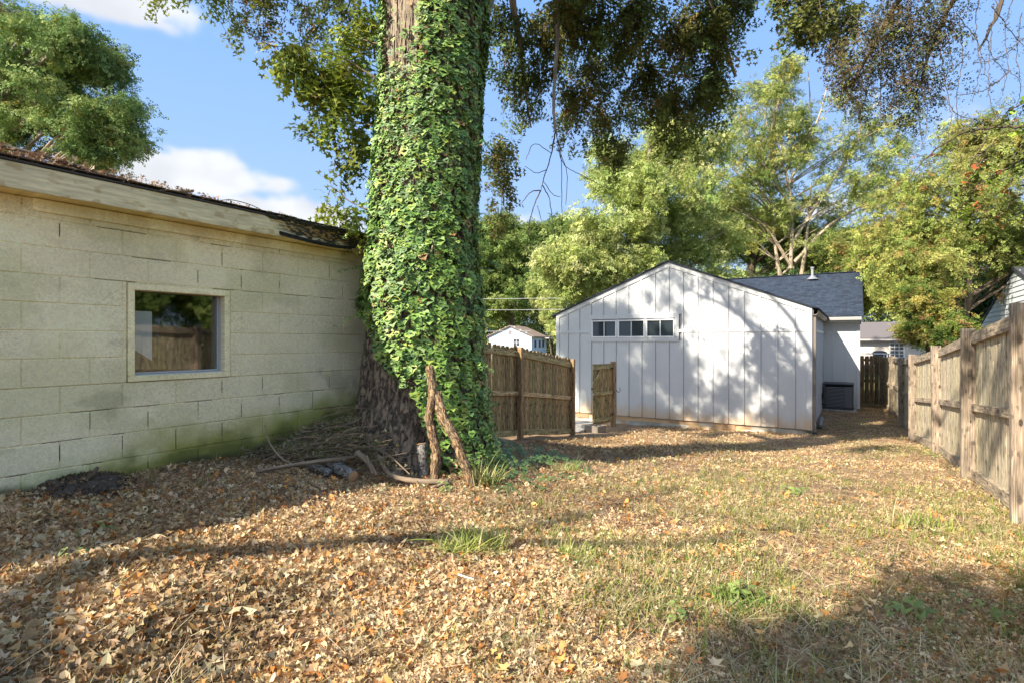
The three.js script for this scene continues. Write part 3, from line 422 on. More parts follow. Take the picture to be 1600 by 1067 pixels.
// a tree: trunk, limbs to the blobs of its crown, leaves
function tree(name, label, base, o) {
  const [bx, bz] = base, by = G(bx, bz, false) - .1, t = thing(name, label, 'tree', [bx, by, bz], 0, o.group), leaves = [], limbs = [], H = o.height;
  const old = R; R = rng(o.seed); const lean = V((o.lean ?? 0), 1, (o.leanZ ?? 0)), tp = [];
  const forks = o.forks ?? 1, blobs = [];
  for (const e of o.crown) for (let i = 0; i < e.n; i++) {
    const d = V(gauss(), gauss(), gauss()).normalize(), q = Math.pow(R(), .38) * .92; let c = V(e.c[0] + d.x * e.r[0] * q, e.c[1] + d.y * e.r[1] * q, e.c[2] + d.z * e.r[2] * q); const s = e.b * rr(.7, 1.3);
    blobs.push([c, [s * 1.15, s * .75, s * 1.15]]);
  }
  const trunks = [];
  for (let f = 0; f < forks; f++) { const top = V((o.lean ?? 0) * H + (forks > 1 ? (f - (forks - 1) / 2) * H * .16 + gauss() * .4 : 0), H * (forks > 1 ? rr(.8, 1) : 1), (o.leanZ ?? 0) * H + (forks > 1 ? gauss() * 1.2 : 0)), fork = V((o.lean ?? 0) * H * .2, H * .22, 0); const pts = bend([V(0, -.3, 0), fork, fork.clone().lerp(top, .45).add(V(gauss() * .25, 0, gauss() * .25)), top], 5, .02); trunks.push(pts); tp.push(tube(pts, o.r, o.r * .12, 9, .15)); }
  part(t, 'trunk', merge(tp), o.bark);
  blobs.forEach(([c, r], i) => {
    const b = blob(c, r, { ...o, ...(o.blob ?? {}) }); leaves.push(...b.out); if (b.wood2.length) limbs.push(...b.wood2);
    if (i % (o.limbEvery ?? 2) === 0) { const tr = trunks[i % trunks.length]; let best = tr[0], bd = 1e9; for (const p of tr) { const want = Math.abs(p.y - (c.y - Math.hypot(c.x - p.x, c.z - p.z) * .6)); if (want < bd && p.y > H * .12) { bd = want; best = p; } } limbs.push(tube(bend([best, best.clone().lerp(c, .5).add(V(gauss() * .3, .25, gauss() * .3)), c], 4, .02), o.limbR ?? .07, .015, 5, .1, false)); }
  });
  for (const l of o.bare ?? []) limbs.push(tube(bend(l.p.map((p) => V(...p)), 5, .02), l.r, l.r * .15, 6, .2, false));
  if (limbs.length) part(t, 'limb', merge(limbs), o.limbBark ?? o.bark).userData.kind = 'stuff';
  const gs = o.geo ?? farSpray; split(leaves, gs.length).forEach((l, i) => inst(t, 'crown', gs[i], o.leafMat ?? leafM, l, 'stuff'));
  R = old; return t;
}
// ---------- trees beyond the yard ----------
const GREEN = [[.19, .27, .07], [.23, .31, .08], [.15, .22, .055], [.28, .35, .10]], PALE = [[.43, .49, .16], [.49, .54, .19], [.35, .42, .12], [.53, .56, .23], [.27, .34, .09]], GOLD = [[.40, .38, .09], [.34, .36, .08], [.45, .40, .11], [.29, .33, .08]], DEEP = [[.035, .07, .03], [.045, .085, .035], [.03, .055, .028]], MIXD = [[.22, .29, .07], [.28, .34, .09], [.17, .23, .06]];
const K = (px, py, d, bx, bz, by) => { const p = P(px, py, d); return [p.x - bx, p.y - by, p.z - bz]; };
function crownTree(name, label, trunkPx, d, els, o) {       // els: [px, py, depth, rx px, ry px, n, blob radius]
  const bx = (trunkPx - 800) / F * d, bz = -d, by = G(bx, bz, false) - .1;
  return tree(name, label, [bx, bz], { ...o, crown: els.map((e) => ({ c: K(e[0], e[1], e[2], bx, bz, by), r: [e[3] / F * e[2], e[4] / F * e[2], (e[3] + e[4]) * .45 / F * e[2]], n: e[5], b: e[6] })), bare: (o.bare ?? []).map((l) => ({ r: l.r, p: l.p.map((q) => K(q[0], q[1], q[2] ?? d, bx, bz, by)) })) });
}
crownTree('broad_tree', 'leafy green tree standing behind the block shed roof at the left', 10, 17, [[70, 130, 17, 115, 115, 38, .55], [-60, 60, 17.5, 120, 150, 22, .7], [160, 205, 16.5, 62, 55, 14, .45], [40, 230, 17, 160, 60, 20, .6], [120, 80, 17, 65, 60, 12, .45]], { seed: 31, height: 12, r: .3, bark: barkGrey, twigs: 8, leaves: 14, palette: [[.23, .34, .12], [.30, .41, .14], [.16, .26, .085], [.40, .48, .17]], limbR: .085, limbEvery: 1, size: .72, spread: .28, oddP: .05, odd: GOLD });
crownTree('pale_tree', 'big pale green sunlit tree rising behind the left gable slope', 1015, 27, [[1010, 300, 27, 120, 110, 30, 1.1], [945, 400, 26, 100, 70, 28, 1.1], [1090, 400, 28, 80, 110, 20, 1.1], [1060, 230, 27, 70, 50, 9, 1.0], [890, 425, 25, 55, 30, 10, .8]], { seed: 32, height: 13, r: .32, bark: barkGrey, twigs: 10, leaves: 19, palette: PALE, limbR: .08, spread: .4, size: .9 });
crownTree('bare_limbed_tree', 'tall thinning tree with pale bare limbs rising behind the dark roof', 1237, 33, [[1200, 160, 33, 75, 70, 17, .9], [1180, 250, 33, 70, 80, 20, 1.0], [1300, 240, 33, 110, 90, 26, 1.0], [1240, 340, 33, 120, 70, 26, 1.1], [1370, 260, 33, 50, 90, 16, 1.0], [1150, 300, 33, 50, 60, 13, 1.0], [1225, 120, 33, 35, 30, 6, .7]], {
  seed: 33, height: 14.5, r: .27, bark: barkPale, twigs: 8, leaves: 9, palette: [...GOLD, ...MIXD, ...PALE], limbR: .045, spread: .4, size: .85, forks: 2,
  bare: [{ r: .13, p: [[1236, 420], [1238, 330], [1228, 270], [1200, 200], [1190, 140]] }, { r: .09, p: [[1232, 290], [1262, 230], [1290, 150], [1296, 110]] }, { r: .09, p: [[1240, 330], [1190, 250], [1165, 200], [1150, 160]] }, { r: .12, p: [[1238, 380], [1290, 300], [1330, 240], [1372, 190]] }, { r: .1, p: [[1235, 360], [1190, 300], [1150, 270], [1130, 240]] }, { r: .08, p: [[1262, 230], [1266, 160], [1262, 100]] }, { r: .08, p: [[1228, 270], [1244, 200], [1236, 140]] }, { r: .08, p: [[1205, 210], [1218, 150], [1222, 100]] }, { r: .09, p: [[1330, 240], [1345, 200], [1340, 150]] }, { r: .11, p: [[1239, 420], [1200, 360], [1170, 335], [1140, 320]] }, { r: .12, p: [[1241, 410], [1300, 350], [1360, 310], [1400, 250]] }] });
crownTree('dark_trunked_tree', 'green tree with dark leaning trunk just above the roof valley', 1172, 38, [[1170, 360, 38, 70, 50, 16, 1.2], [1110, 340, 39, 60, 50, 9, 1.2], [1240, 390, 38, 70, 35, 12, 1.2], [1320, 390, 38, 60, 40, 11, 1.2]], { seed: 34, height: 12, r: .5, bark: barkDark, twigs: 8, leaves: 22, palette: GREEN, limbR: .1, spread: .35, size: 1.2, bare: [{ r: .35, p: [[1172, 440], [1178, 400], [1200, 350], [1190, 300]] }, { r: .22, p: [[1178, 400], [1150, 360], [1130, 310]] }] });
crownTree('gold_tree', 'yellow green vine hung tree filling the right side above the board fence', 1500, 19, [[1490, 330, 19, 130, 90, 44, 1.0], [1425, 425, 18, 75, 48, 24, .7], [1560, 260, 20, 60, 70, 20, .95], [1530, 220, 21, 50, 40, 12, .8], [1590, 380, 19, 60, 80, 20, .85], [1375, 455, 20, 40, 32, 12, .55], [1350, 390, 21, 45, 50, 10, .7]], { seed: 35, height: 8, r: .22, bark: barkDark, twigs: 9, leaves: 10, palette: [[.38, .42, .11], [.31, .37, .09], [.43, .43, .12], [.24, .31, .07], [.35, .34, .10]], limbR: .05, spread: .3, size: .62, wood: 3, wr: .012, oddP: .05, odd: [[.42, .2, .08], [.45, .36, .1], [.36, .2, .09]], droop: .25 });
crownTree('dark_evergreen', 'dark green dense tree in the gap right of the gold bush', 1520, 24, [[1520, 470, 24, 50, 50, 22, .9], [1470, 450, 25, 40, 40, 10, .9]], { seed: 36, height: 5.5, r: .2, bark: barkDark, twigs: 9, leaves: 22, palette: DEEP, spread: .25, size: .75 });
crownTree('garden_shrub', 'yellow and green leafy shrub leaning over the fence corner', 1455, 15.4, [[1455, 500, 15.4, 38, 42, 20, .42], [1430, 470, 15.6, 26, 30, 8, .4], [1495, 525, 14, 26, 14, 8, .35]], { seed: 37, height: 2.2, r: .05, bark: barkDark, twigs: 8, leaves: 16, palette: [[.20, .27, .05], [.30, .32, .07], [.15, .22, .045], [.38, .33, .09]], oddP: .08, odd: [[.55, .3, .15], [.5, .38, .1]], spread: .12, size: .5 });
crownTree('green_tree', 'mid green tree behind the far pale house, seen beside the trunk', 800, 92, [[790, 420, 92, 70, 60, 24, 3.2], [845, 385, 94, 55, 60, 22, 3.2], [775, 370, 94, 35, 40, 10, 2.8], [760, 460, 92, 50, 40, 14, 2.8]], { seed: 38, height: 24, r: .5, bark: barkDark, twigs: 9, leaves: 20, palette: GREEN, spread: .9, size: 2.9 });
crownTree('roadside_tree', 'small yellow green tree to the right of the far pale house', 862, 62, [[866, 480, 62, 14, 30, 12, 1.0], [850, 455, 64, 30, 26, 12, 1.1], [872, 520, 60, 10, 18, 6, .8]], { seed: 39, height: 5, r: .2, bark: barkDark, twigs: 8, leaves: 20, palette: PALE, spread: .5, size: 1.3 });
crownTree('roof_side_tree', 'bright green tree between the dark roof and the fence corner', 1462, 30, [[1330, 400, 30, 60, 40, 18, 1.0], [1390, 430, 30, 55, 45, 20, 1.0], [1440, 400, 31, 60, 60, 16, 1.0], [1465, 500, 30, 22, 40, 10, .8]], { seed: 40, height: 7, r: .25, bark: barkGrey, twigs: 9, leaves: 22, palette: [[.20, .26, .06], [.25, .29, .08], [.15, .2, .05]], spread: .3, size: .95 });
for (const [x, z, s, l] of [[10.5, -4.6, 71, 'green tree out of view beyond the right fence, darkening the shed window reflection'], [12.5, -1.2, 72, 'second green tree out of view beyond the right fence, mirrored in the shed window'], [13, -7.6, 73, 'green tree out of view beyond the fence, mirrored in the shed window']]) tree('unseen_side_tree', l, [x, z], { seed: s, height: 6.5, r: .2, bark: barkDark, twigs: 9, leaves: 22, palette: GREEN, spread: .25, size: .8, crown: [{ c: [0, 4.6, 0], r: [1.9, 2.6, 2.2], n: 24, b: .8 }, { c: [.6, 2.4, .2], r: [1.5, 1.2, 2], n: 10, b: .7 }] });  // trees out of view, placed to show dark in the shed window reflection
{ // the far wood that closes the view, one mass
  const old = R; R = rng(77); const l = [];
  for (let i = 0; i < 34000; i++) { const a = rr(-1.2, 1.15), d = rr(100, 140), x = Math.sin(a) * d * 1.05, z = -Math.cos(a) * d, top = 1.5 * (10.5 + 5.5 * fbm(a * 9 + 3, 2, 3) * 1.6 - 3) * sstep(-1.3, -.1, a + .5), y = G(x, z, false) + Math.pow(R(), .8) * Math.max(4, top); l.push({ m: M4(x, y, z, rndQ(.6), rr(3.2, 6)), c: vary(pick(R() < .5 ? GREEN : R() < .6 ? PALE : DEEP), .3, .1).multiplyScalar(.85) }); }
  const w = new THREE.Group(); w.name = 'far_wood'; w.userData = { label: 'distant mass of green trees closing the view behind the houses', category: 'wood', kind: 'stuff' }; scene.add(w);
  split(l, 3).forEach((q, i) => inst(w, 'foliage', farSpray[i], leafM2, q, 'stuff')); R = old;
}

// ---------- far houses and lines ----------
function simpleHouse(name, label, pos, turn, o) {
  const h = thing(name, label, 'house', pos, turn), wm = mat(...o.wall, .8), { w, d, e, p } = o, rail = mat(.8, .8, .8, .6);
  part(h, 'wall', (() => { const s = new THREE.Shape([[-w / 2, -1.5], [w / 2, -1.5], [w / 2, e], [0, p], [-w / 2, e]].map((q) => new THREE.Vector2(...q))); const g = new THREE.ExtrudeGeometry(s, { depth: d, bevelEnabled: false }); g.translate(0, 0, -d); return g; })(), wm);
  for (let y = .1, i = 0; y < p - .1; y += o.lap ?? .22, i++) { const half = y < e ? w / 2 : w / 2 * (p - y) / (p - e); if (half > .15) part(h, 'clapboard', (() => { const g = cbox(half * 2 - .04, (o.lap ?? .22) - .012, .03, .004, 0, y + .1, 0); g.rotateX(0); const q = g.attributes.position; for (let k = 0; k < q.count; k++) q.setZ(k, q.getZ(k) + .014 + .018 * (1 - (q.getY(k) - y) / (o.lap ?? .22))); g.computeVertexNormals(); return g; })(), wm); }
  for (const s of [-1, 1]) part(h, 'roof', (() => { const oh = o.oh ?? .35, sl = (p - e) / (w / 2), g = new THREE.ExtrudeGeometry(new THREE.Shape([[0, p + .02], [s * (w / 2 + oh), e - oh * sl + .02], [s * (w / 2 + oh), e - oh * sl + .14], [0, p + .16]].map((q) => new THREE.Vector2(...q))), { depth: d + (o.front ?? .3), bevelEnabled: false }); g.translate(0, 0, -d); return g; })(), mat(...o.roof, .9));
  for (const [x, y, ww, hh] of o.windows ?? []) { const g = new THREE.Group(); g.name = 'window'; h.add(g); part(g, 'frame', merge([cbox(ww + .2, .1, .08, .004, x, y + hh / 2 + .05, .06), cbox(ww + .2, .1, .08, .004, x, y - hh / 2 - .05, .06), cbox(.1, hh - .004, .08, .004, x - ww / 2 - .05, y, .06), cbox(.1, hh - .004, .08, .004, x + ww / 2 + .05, y, .06)]), rail); part(g, 'pane', cbox(ww, hh, .02, .002, x, y, .05), mat(.06, .07, .08, .1)); part(g, 'mullion', merge([cbox(.05, hh, .03, .003, x, y, .065), cbox(ww, .05, .032, .003, x, y, .066)]), rail); }
  return h;
}
{
  const p = P(797, 533.5, 80), h = simpleHouse('gabled_house', 'small far pale blue house seen over the brown fence beside the trunk', [p.x, -.9, p.z], -.30, { w: 6.6, d: 9, e: 3.0, p: 4.45, wall: [.56, .65, .78], roof: [.26, .19, .14], windows: [[1.0, 2.1, .9, 1.0]], lap: .4 });
  part(h, 'gable_vent', cbox(.45, .6, .06, .01, 0, 3.6, .06), mat(.25, .25, .26, .8)); part(h, 'downspout', cbox(.12, 3, .12, .01, 3.25, 1.5, .1), mat(.8, .8, .8, .6));
  for (const [z, x] of [[-2, 3.33], [-4.6, 3.33], [-6.8, 3.33]]) part(h, 'window', cbox(.06, 1.1, 1.0, .01, x, 1.9, z), mat(.08, .09, .11, .2));
  part(h, 'porch_roof', cbox(3, .15, 2.6, .02, 3.2, 2.75, -7.4), mat(.55, .5, .45, .8));
}
{
  const d = 46, p = P(1380, 533.5, d), h = simpleHouse('cream_house', 'far cream house with two windows seen over the back fence', [p.x + 1.2, -1.0, p.z], -.72 + Math.PI / 2 * 0, { w: .4, d: .4, e: 1, p: 1.2, wall: [.8, .74, .66], roof: [.3, .28, .27] });
  h.clear(); h.rotation.y = -.60; const cw = mat(.62, .55, .49, .8), tr = mat(.75, .74, .72, .6), rf = mat(.13, .115, .11, .9);
  part(h, 'wall', cbox(12, 4.6, 6, .01, .5, .3, -3), cw);
  part(h, 'roof', (() => { const g = new THREE.ExtrudeGeometry(new THREE.Shape([[.5, 2.5], [-3, 3.9], [-6.5, 2.5], [-6.5, 2.66], [-3, 4.1], [.5, 2.66]].map((q) => new THREE.Vector2(-q[0], q[1]))), { depth: 12.6, bevelEnabled: false }); g.rotateY(Math.PI / 2); g.translate(-5.8, 0, 0); return g; })(), rf);
  part(h, 'gutter', cbox(12.4, .14, .14, .02, .5, 2.48, .55), mat(.4, .38, .36, .6));
  for (const x of [.0, 3.35]) { const g = new THREE.Group(); g.name = 'window'; h.add(g); part(g, 'frame', merge([cbox(1.1, .1, .1, .01, x, 2.21, .05), cbox(1.1, .1, .1, .01, x, .99, .05), cbox(.1, 1.11, .1, .01, x - .5, 1.6, .05), cbox(.1, 1.11, .1, .01, x + .5, 1.6, .05)]), tr); part(g, 'pane', cbox(.9, 1.11, .03, .002, x, 1.6, .03), mat(.12, .13, .14, .15)); part(g, 'mullion', merge([-.15, .15].map((q) => cbox(.05, 1.1, .03, .004, x + q, 1.6, .06)).concat([cbox(.9, .07, .032, .004, x, 1.6, .061), cbox(.9, .04, .033, .004, x, 1.9, .061), cbox(.9, .04, .033, .004, x, 1.3, .061)])), tr); }
  part(h, 'deck', merge([cbox(3.2, .12, 2.4, .01, -2.1, .35, 1.3), cbox(.12, 1.4, .12, .01, -.6, -.35, 2.4), cbox(.12, 1.4, .12, .01, -3.5, -.35, 2.4)]), mat(.3, .26, .22, .9));
  const rl = new THREE.Group(); rl.name = 'railing'; h.add(rl); part(rl, 'top_rail', cbox(3.2, .08, .08, .01, -2.1, 1.35, 2.45), tr); part(rl, 'post', cbox(.1, 1.0, .1, .01, -.6, .86, 2.45), mat(.25, .24, .23, .8)); for (let x = -3.6; x < -.8; x += .9) part(rl, 'baluster', cbox(.05, .9, .05, .005, x, .86, 2.45), tr);
  const gr = thing('grill', 'covered dark grey grill standing on the far deck', 'grill', [0, 0, 0]); h.updateMatrixWorld(true); const gp = V(-1.2, .41, 1.6).applyMatrix4(h.matrixWorld); gr.position.copy(gp); gr.rotation.y = h.rotation.y;
  part(gr, 'cover', (() => { const g = new THREE.SphereGeometry(.42, 16, 10); g.scale(1.3, .6, .8); g.translate(0, .95, 0); return g; })(), mat(.05, .05, .05, .8)); part(gr, 'body', cbox(.95, .85, .55, .05, 0, .45, 0), mat(.07, .07, .07, .7));
}
{
  const q = [.533 * 24 + .846 * 4.5, -.846 * 24 + .533 * 4.5];
  simpleHouse('clapboard_house', 'pale clapboard gable of the neighbour house showing above the right fence', [q[0], -.9, q[1]], -2.133, { w: 11, d: 8, e: 2.9, p: 4.55, wall: [.74, .80, .84], roof: [.045, .05, .06], lap: .17, oh: .08, front: .07 });
}
for (const [y0, y1, x1, l] of [[463, 466, 900, 'uppermost thin pale power line crossing the gap right of the trunk'], [481, 483, 930, 'middle pale power line crossing the gap right of the trunk'], [514, 517, 830, 'lowest pale power line just above the brown fence by the trunk']]) {
  const a = P(600, y0 - 2, 66), b = P(x1, y1, 56), m = a.clone().lerp(b, .5); m.y -= .25; const g = thing('power_line', l, 'power line', [a.x, a.y, a.z]);
  part(g, 'wire', tube(bend([V(0, 0, 0), m.sub(a), b.clone().sub(a)], 8), .028, .028, 5), mat(.34, .34, .33, .6));
}

// ---------- the big oak ----------
const TX = -1.09, TZ = -6.35, TY = -.08;
const trunkC = (h) => [.2 * sstep(1.5, 5.5, h) + .02 * Math.sin(h * .9), -.1 * sstep(2, 7, h)];
function trunkR(h, p) { const k = [[-.4, 1.08], [0, .93], [.3, .81], [.8, .69], [1.5, .61], [2.5, .565], [4, .55], [5.3, .57], [7, .5], [9.5, .36], [13, .14]]; let i = 0; while (i < k.length - 2 && h > k[i + 1][0]) i++; const t = clamp((h - k[i][0]) / (k[i + 1][0] - k[i][0]), 0, 1), r = k[i][1] + (k[i + 1][1] - k[i][1]) * t; return r * (1 + .10 * Math.exp(-Math.max(0, h) / .45) * Math.cos(5 * p + .8) + .05 * Math.exp(-Math.max(0, h) / .7) * Math.cos(3 * p + 2) + .025 * Math.cos(2 * p + h * .6)); }
const onTrunk = (h, p, off = 0) => { const c = trunkC(h), r = trunkR(h, p) + off; return V(TX + c[0] + Math.sin(p) * r, TY + h, TZ + c[1] + Math.cos(p) * r); };   // p = 0 faces the camera, grows to the right
const bareBark = (h, p) => { p = Math.atan2(Math.sin(p), Math.cos(p)); const k = [[0, .42], [.5, .22], [1.0, -.04], [1.4, -.6], [1.7, -1.1], [2.0, -3.2]]; if (h > 2.05) return false; let i = 0; while (i < k.length - 2 && h > k[i + 1][0]) i++; const t = clamp((h - k[i][0]) / (k[i + 1][0] - k[i][0]), 0, 1); return p < k[i][1] + (k[i + 1][1] - k[i][1]) * t + (fbm(p * 4 + 9, h * 4, 3) - .5) * .5; };
const oak = thing('oak_tree', 'massive oak with rough dark bark whose trunk is wrapped in ivy', 'tree', [TX, TY, TZ]);
{
  const old = R; R = rng(101);
  const NH = 260, NP = 200, pos = [], uv = [], idx = [];
  for (let j = 0; j <= NH; j++) { const h = -.4 + Math.pow(j / NH, 1.5) * 13.4; for (let i = 0; i <= NP; i++) {
    const p = i / NP * 2 * Math.PI, pp = i % NP, wob = (fbm(pp / NP * 20, h * 1.6, 3, 20, 0, 12) - .5) * 2.2;
    const ra = Math.abs(fbm(pp / NP * 44 + wob, h * 1.7, 3, 0, 0, 5) - .5) * 2, rb = Math.abs(n2(pp / NP * 88 + wob * 2, h * 4.2, 0, 0, 8) - .5) * 2;
    const seam = Math.min(1, Math.min(i, NP - i) / 4), ridge = (Math.min(1, ra * 2.4) * .032 + Math.min(1, rb * 1.8) * .011) * seam * (h < 7 ? 1 : .6);
    const v = onTrunk(h, p + Math.PI, ridge - .02); pos.push(v.x - TX, v.y - TY, v.z - TZ); uv.push(i / NP * 4, h);
    if (i && j) { const a = j * (NP + 1) + i, b = a - NP - 1; idx.push(b - 1, b, a, b - 1, a, a - 1); }
  } }
  const barkMap = tex(512, 1024, (i, j) => { const w = (fbm(i / 32, j / 50, 3, 16, 20, 2) - .5) * 24, f = Math.abs(fbm((i + w) / 16, j / 56, 3, 32, 18, 4) - .5) * 2, g = fbm(i / 6, j / 9, 3, 85, 113, 6); let k = .35 + .5 * Math.min(1, f * 2.3) + .35 * (g - .5); const li = sstep(.60, .75, fbm(i / 40, j / 40, 4, 12, 25, 9)) * .3; return [165 * k * (1 - li) + 140 * li, 143 * k * (1 - li) + 136 * li, 118 * k * (1 - li) + 112 * li]; }, true, 1, .5);
  part(oak, 'trunk', geoOf(pos, uv, idx), new THREE.MeshStandardMaterial({ map: barkMap, bumpMap: barkMap, bumpScale: .03, roughness: 1 }));
  // roots that run out into the ground
  for (const [p, l, r] of [[-.9, .75, .2], [-2.2, .8, .2], [2.5, .8, .2]]) { const s = Math.sin(p), c = Math.cos(p), q = [[.55, .35], [.85, .14], [.95 + l * .5, -.0], [1.0 + l, -.16]].map(([d, y]) => { const x = s * d, z = c * d, gy = G(TX + x, TZ + z, false) - TY; return V(x, d > .9 ? gy + y + .06 : y + gy * .5, z); }); part(oak, 'root', tube(bend(q, 6, .008), r, r * .35, 10, .25), oak.children[0].material); }
  // limbs and crown
  const leaves = [], twigs = [], limb = (pts, r0, r1) => part(oak, 'limb', tube(bend(pts.map((p) => V(p.x - TX, p.y - TY, p.z - TZ)), 7, .025), r0, r1, 9, .15), barkGrey);
  const add = (c, r, o) => { const b = blob(V(c.x - TX, c.y - TY, c.z - TZ), r, o); leaves.push(...b.out); twigs.push(...b.wood2); };
  const SHADE = [[.15, .19, .05], [.12, .155, .042], [.19, .21, .055], [.10, .14, .04], [.18, .18, .055]], LIT = [[.26, .31, .04], [.33, .36, .05], [.19, .24, .04], [.13, .18, .04]];  // leaf colours darkened for shaded foliage, brightened for sunlit foliage
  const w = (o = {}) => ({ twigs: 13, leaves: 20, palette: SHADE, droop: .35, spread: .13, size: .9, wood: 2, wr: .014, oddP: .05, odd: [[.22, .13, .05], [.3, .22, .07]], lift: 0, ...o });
  // drooping crown to the right of the trunk
  const L1 = [onTrunk(6.2, .9), P(860, -160, 6.6), P(960, -170, 7.4), P(1080, -60, 8.2), P(1150, 120, 8.8)], L2 = [onTrunk(7.2, 1.6), P(830, -260, 8), P(900, -170, 9.6), P(980, -30, 11), P(1010, 170, 11.6)], L3 = [onTrunk(5.4, 1.9), P(790, -60, 7.6), P(810, 60, 8.6), P(830, 200, 9.2)], L4 = [onTrunk(8, .6), P(900, -420, 6.6), P(1050, -260, 6.4), P(1240, -120, 6.6), P(1290, -20, 6.9)];
  limb(L1, .17, .025); limb(L2, .16, .025); limb(L3, .10, .012); limb(L4, .15, .02);
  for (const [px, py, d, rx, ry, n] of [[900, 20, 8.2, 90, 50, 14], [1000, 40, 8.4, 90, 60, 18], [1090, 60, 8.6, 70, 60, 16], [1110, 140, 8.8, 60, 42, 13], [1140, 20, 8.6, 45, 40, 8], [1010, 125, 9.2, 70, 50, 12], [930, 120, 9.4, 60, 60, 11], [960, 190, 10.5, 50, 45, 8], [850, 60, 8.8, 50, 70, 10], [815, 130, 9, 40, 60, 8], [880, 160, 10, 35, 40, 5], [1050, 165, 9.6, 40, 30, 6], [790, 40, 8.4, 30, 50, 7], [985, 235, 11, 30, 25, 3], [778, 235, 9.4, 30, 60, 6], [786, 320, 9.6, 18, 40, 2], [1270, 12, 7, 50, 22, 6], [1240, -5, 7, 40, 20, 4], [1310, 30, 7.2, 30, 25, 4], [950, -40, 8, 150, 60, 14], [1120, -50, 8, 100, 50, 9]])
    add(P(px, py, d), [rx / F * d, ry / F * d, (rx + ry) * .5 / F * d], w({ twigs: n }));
  // sunlit sprays to the left of the trunk
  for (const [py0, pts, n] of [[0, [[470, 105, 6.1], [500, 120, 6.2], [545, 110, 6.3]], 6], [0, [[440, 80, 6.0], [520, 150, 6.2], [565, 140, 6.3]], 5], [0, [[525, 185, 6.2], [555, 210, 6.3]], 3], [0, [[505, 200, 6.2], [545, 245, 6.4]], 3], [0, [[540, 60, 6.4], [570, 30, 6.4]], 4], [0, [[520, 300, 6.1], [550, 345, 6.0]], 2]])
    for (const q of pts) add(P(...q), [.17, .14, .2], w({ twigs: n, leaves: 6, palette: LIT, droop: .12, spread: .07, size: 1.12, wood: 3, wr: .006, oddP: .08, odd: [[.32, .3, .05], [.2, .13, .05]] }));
  for (const [a, b, c] of [[[600, 130, 6.1], [520, 85, 6.1], [440, 72, 6.0]], [[600, 200, 6.1], [545, 190, 6.2], [500, 195, 6.2]], [[590, 330, 5.9], [555, 320, 6], [515, 290, 6.1]], [[598, 70, 6.2], [560, 60, 6.3], [530, 50, 6.4]]]) twigs.push(tube(bend([a, b, c].map((q) => P(...q).sub(V(TX, TY, TZ))), 5, .006), .012, .004, 5, 0, false));
  for (const [px, py, d, n] of [[420, 10, 9, 5], [480, 20, 8.6, 6], [540, 15, 7.6, 6], [400, -20, 9, 6], [575, 90, 7, 2]]) add(P(px, py, d), [.45, .28, .5], w({ twigs: n, leaves: 14, palette: [[.12, .15, .04], [.16, .18, .045], [.09, .12, .04]], size: .75 }));
  limb([onTrunk(6, -1.2), P(560, -60, 7.2), P(500, -40, 8.2), P(400, 0, 9)], .1, .012);
  // upper crown, out of view above the frame, placed to shade the house wall
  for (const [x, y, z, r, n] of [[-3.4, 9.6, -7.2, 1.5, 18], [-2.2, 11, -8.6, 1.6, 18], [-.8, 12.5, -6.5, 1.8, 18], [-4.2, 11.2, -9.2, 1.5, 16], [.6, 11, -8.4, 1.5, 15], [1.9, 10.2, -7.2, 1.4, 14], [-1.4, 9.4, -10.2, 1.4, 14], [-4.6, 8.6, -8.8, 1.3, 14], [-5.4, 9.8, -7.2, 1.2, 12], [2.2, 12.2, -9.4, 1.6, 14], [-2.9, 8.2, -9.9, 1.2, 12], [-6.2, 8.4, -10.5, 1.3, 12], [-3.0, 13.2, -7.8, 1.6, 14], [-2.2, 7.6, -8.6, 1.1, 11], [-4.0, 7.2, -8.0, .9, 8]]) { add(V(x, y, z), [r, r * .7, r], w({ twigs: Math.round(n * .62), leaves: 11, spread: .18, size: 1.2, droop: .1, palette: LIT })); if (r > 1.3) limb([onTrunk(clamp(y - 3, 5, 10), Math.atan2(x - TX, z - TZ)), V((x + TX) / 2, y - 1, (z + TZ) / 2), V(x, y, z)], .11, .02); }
  for (const [x, y, z, r] of [[-1.7, 7.8, -1.6, .75], [-2.2, 7.5, -.6, .6], [-2.6, 8.2, -3.2, .5]]) add(V(x, y, z), [r, r * .6, r], w({ twigs: 7, leaves: 12, palette: LIT, size: 1.1 }));  // sprays out of view over the camera, placed to dapple the right fence
  limb([onTrunk(8, -.2), V(-1.6, 8.6, -4), V(-1.6, 7.9, -1.6)], .10, .015);
  // the long hanging branch with bare ends
  const hang = [[[868, -60, 8], [872, 30, 8], [868, 110, 8], [865, 170, 8.05], [868, 205, 8.1]], [[868, 205, 8.1], [862, 240, 8.1], [848, 285, 8.1], [845, 298, 8.1]], [[845, 298, 8.1], [830, 300, 8.0], [815, 318, 8.0]], [[845, 298, 8.1], [835, 320, 8.1], [827, 350, 8.1], [824, 385, 8.1]], [[848, 290, 8.1], [858, 310, 8.2], [864, 350, 8.2], [870, 388, 8.2]], [[868, 205, 8.1], [876, 240, 8.2], [878, 300, 8.2], [878, 360, 8.25]], [[872, 230, 8.1], [886, 270, 8.3], [884, 320, 8.3]], [[866, 180, 8.05], [880, 255, 8.3], [905, 272, 8.4], [955, 297, 8.6]], [[855, 265, 8.1], [838, 270, 8], [820, 260, 7.9]], [[850, 285, 8.1], [866, 305, 8], [876, 308, 8]], [[824, 385, 8.1], [821, 400, 8.1]], [[868, 110, 8], [850, 125, 7.9], [838, 140, 7.9]], [[840, 322, 8.1], [846, 345, 8.05]], [[862, 240, 8.1], [834, 225, 8], [822, 250, 8]]];
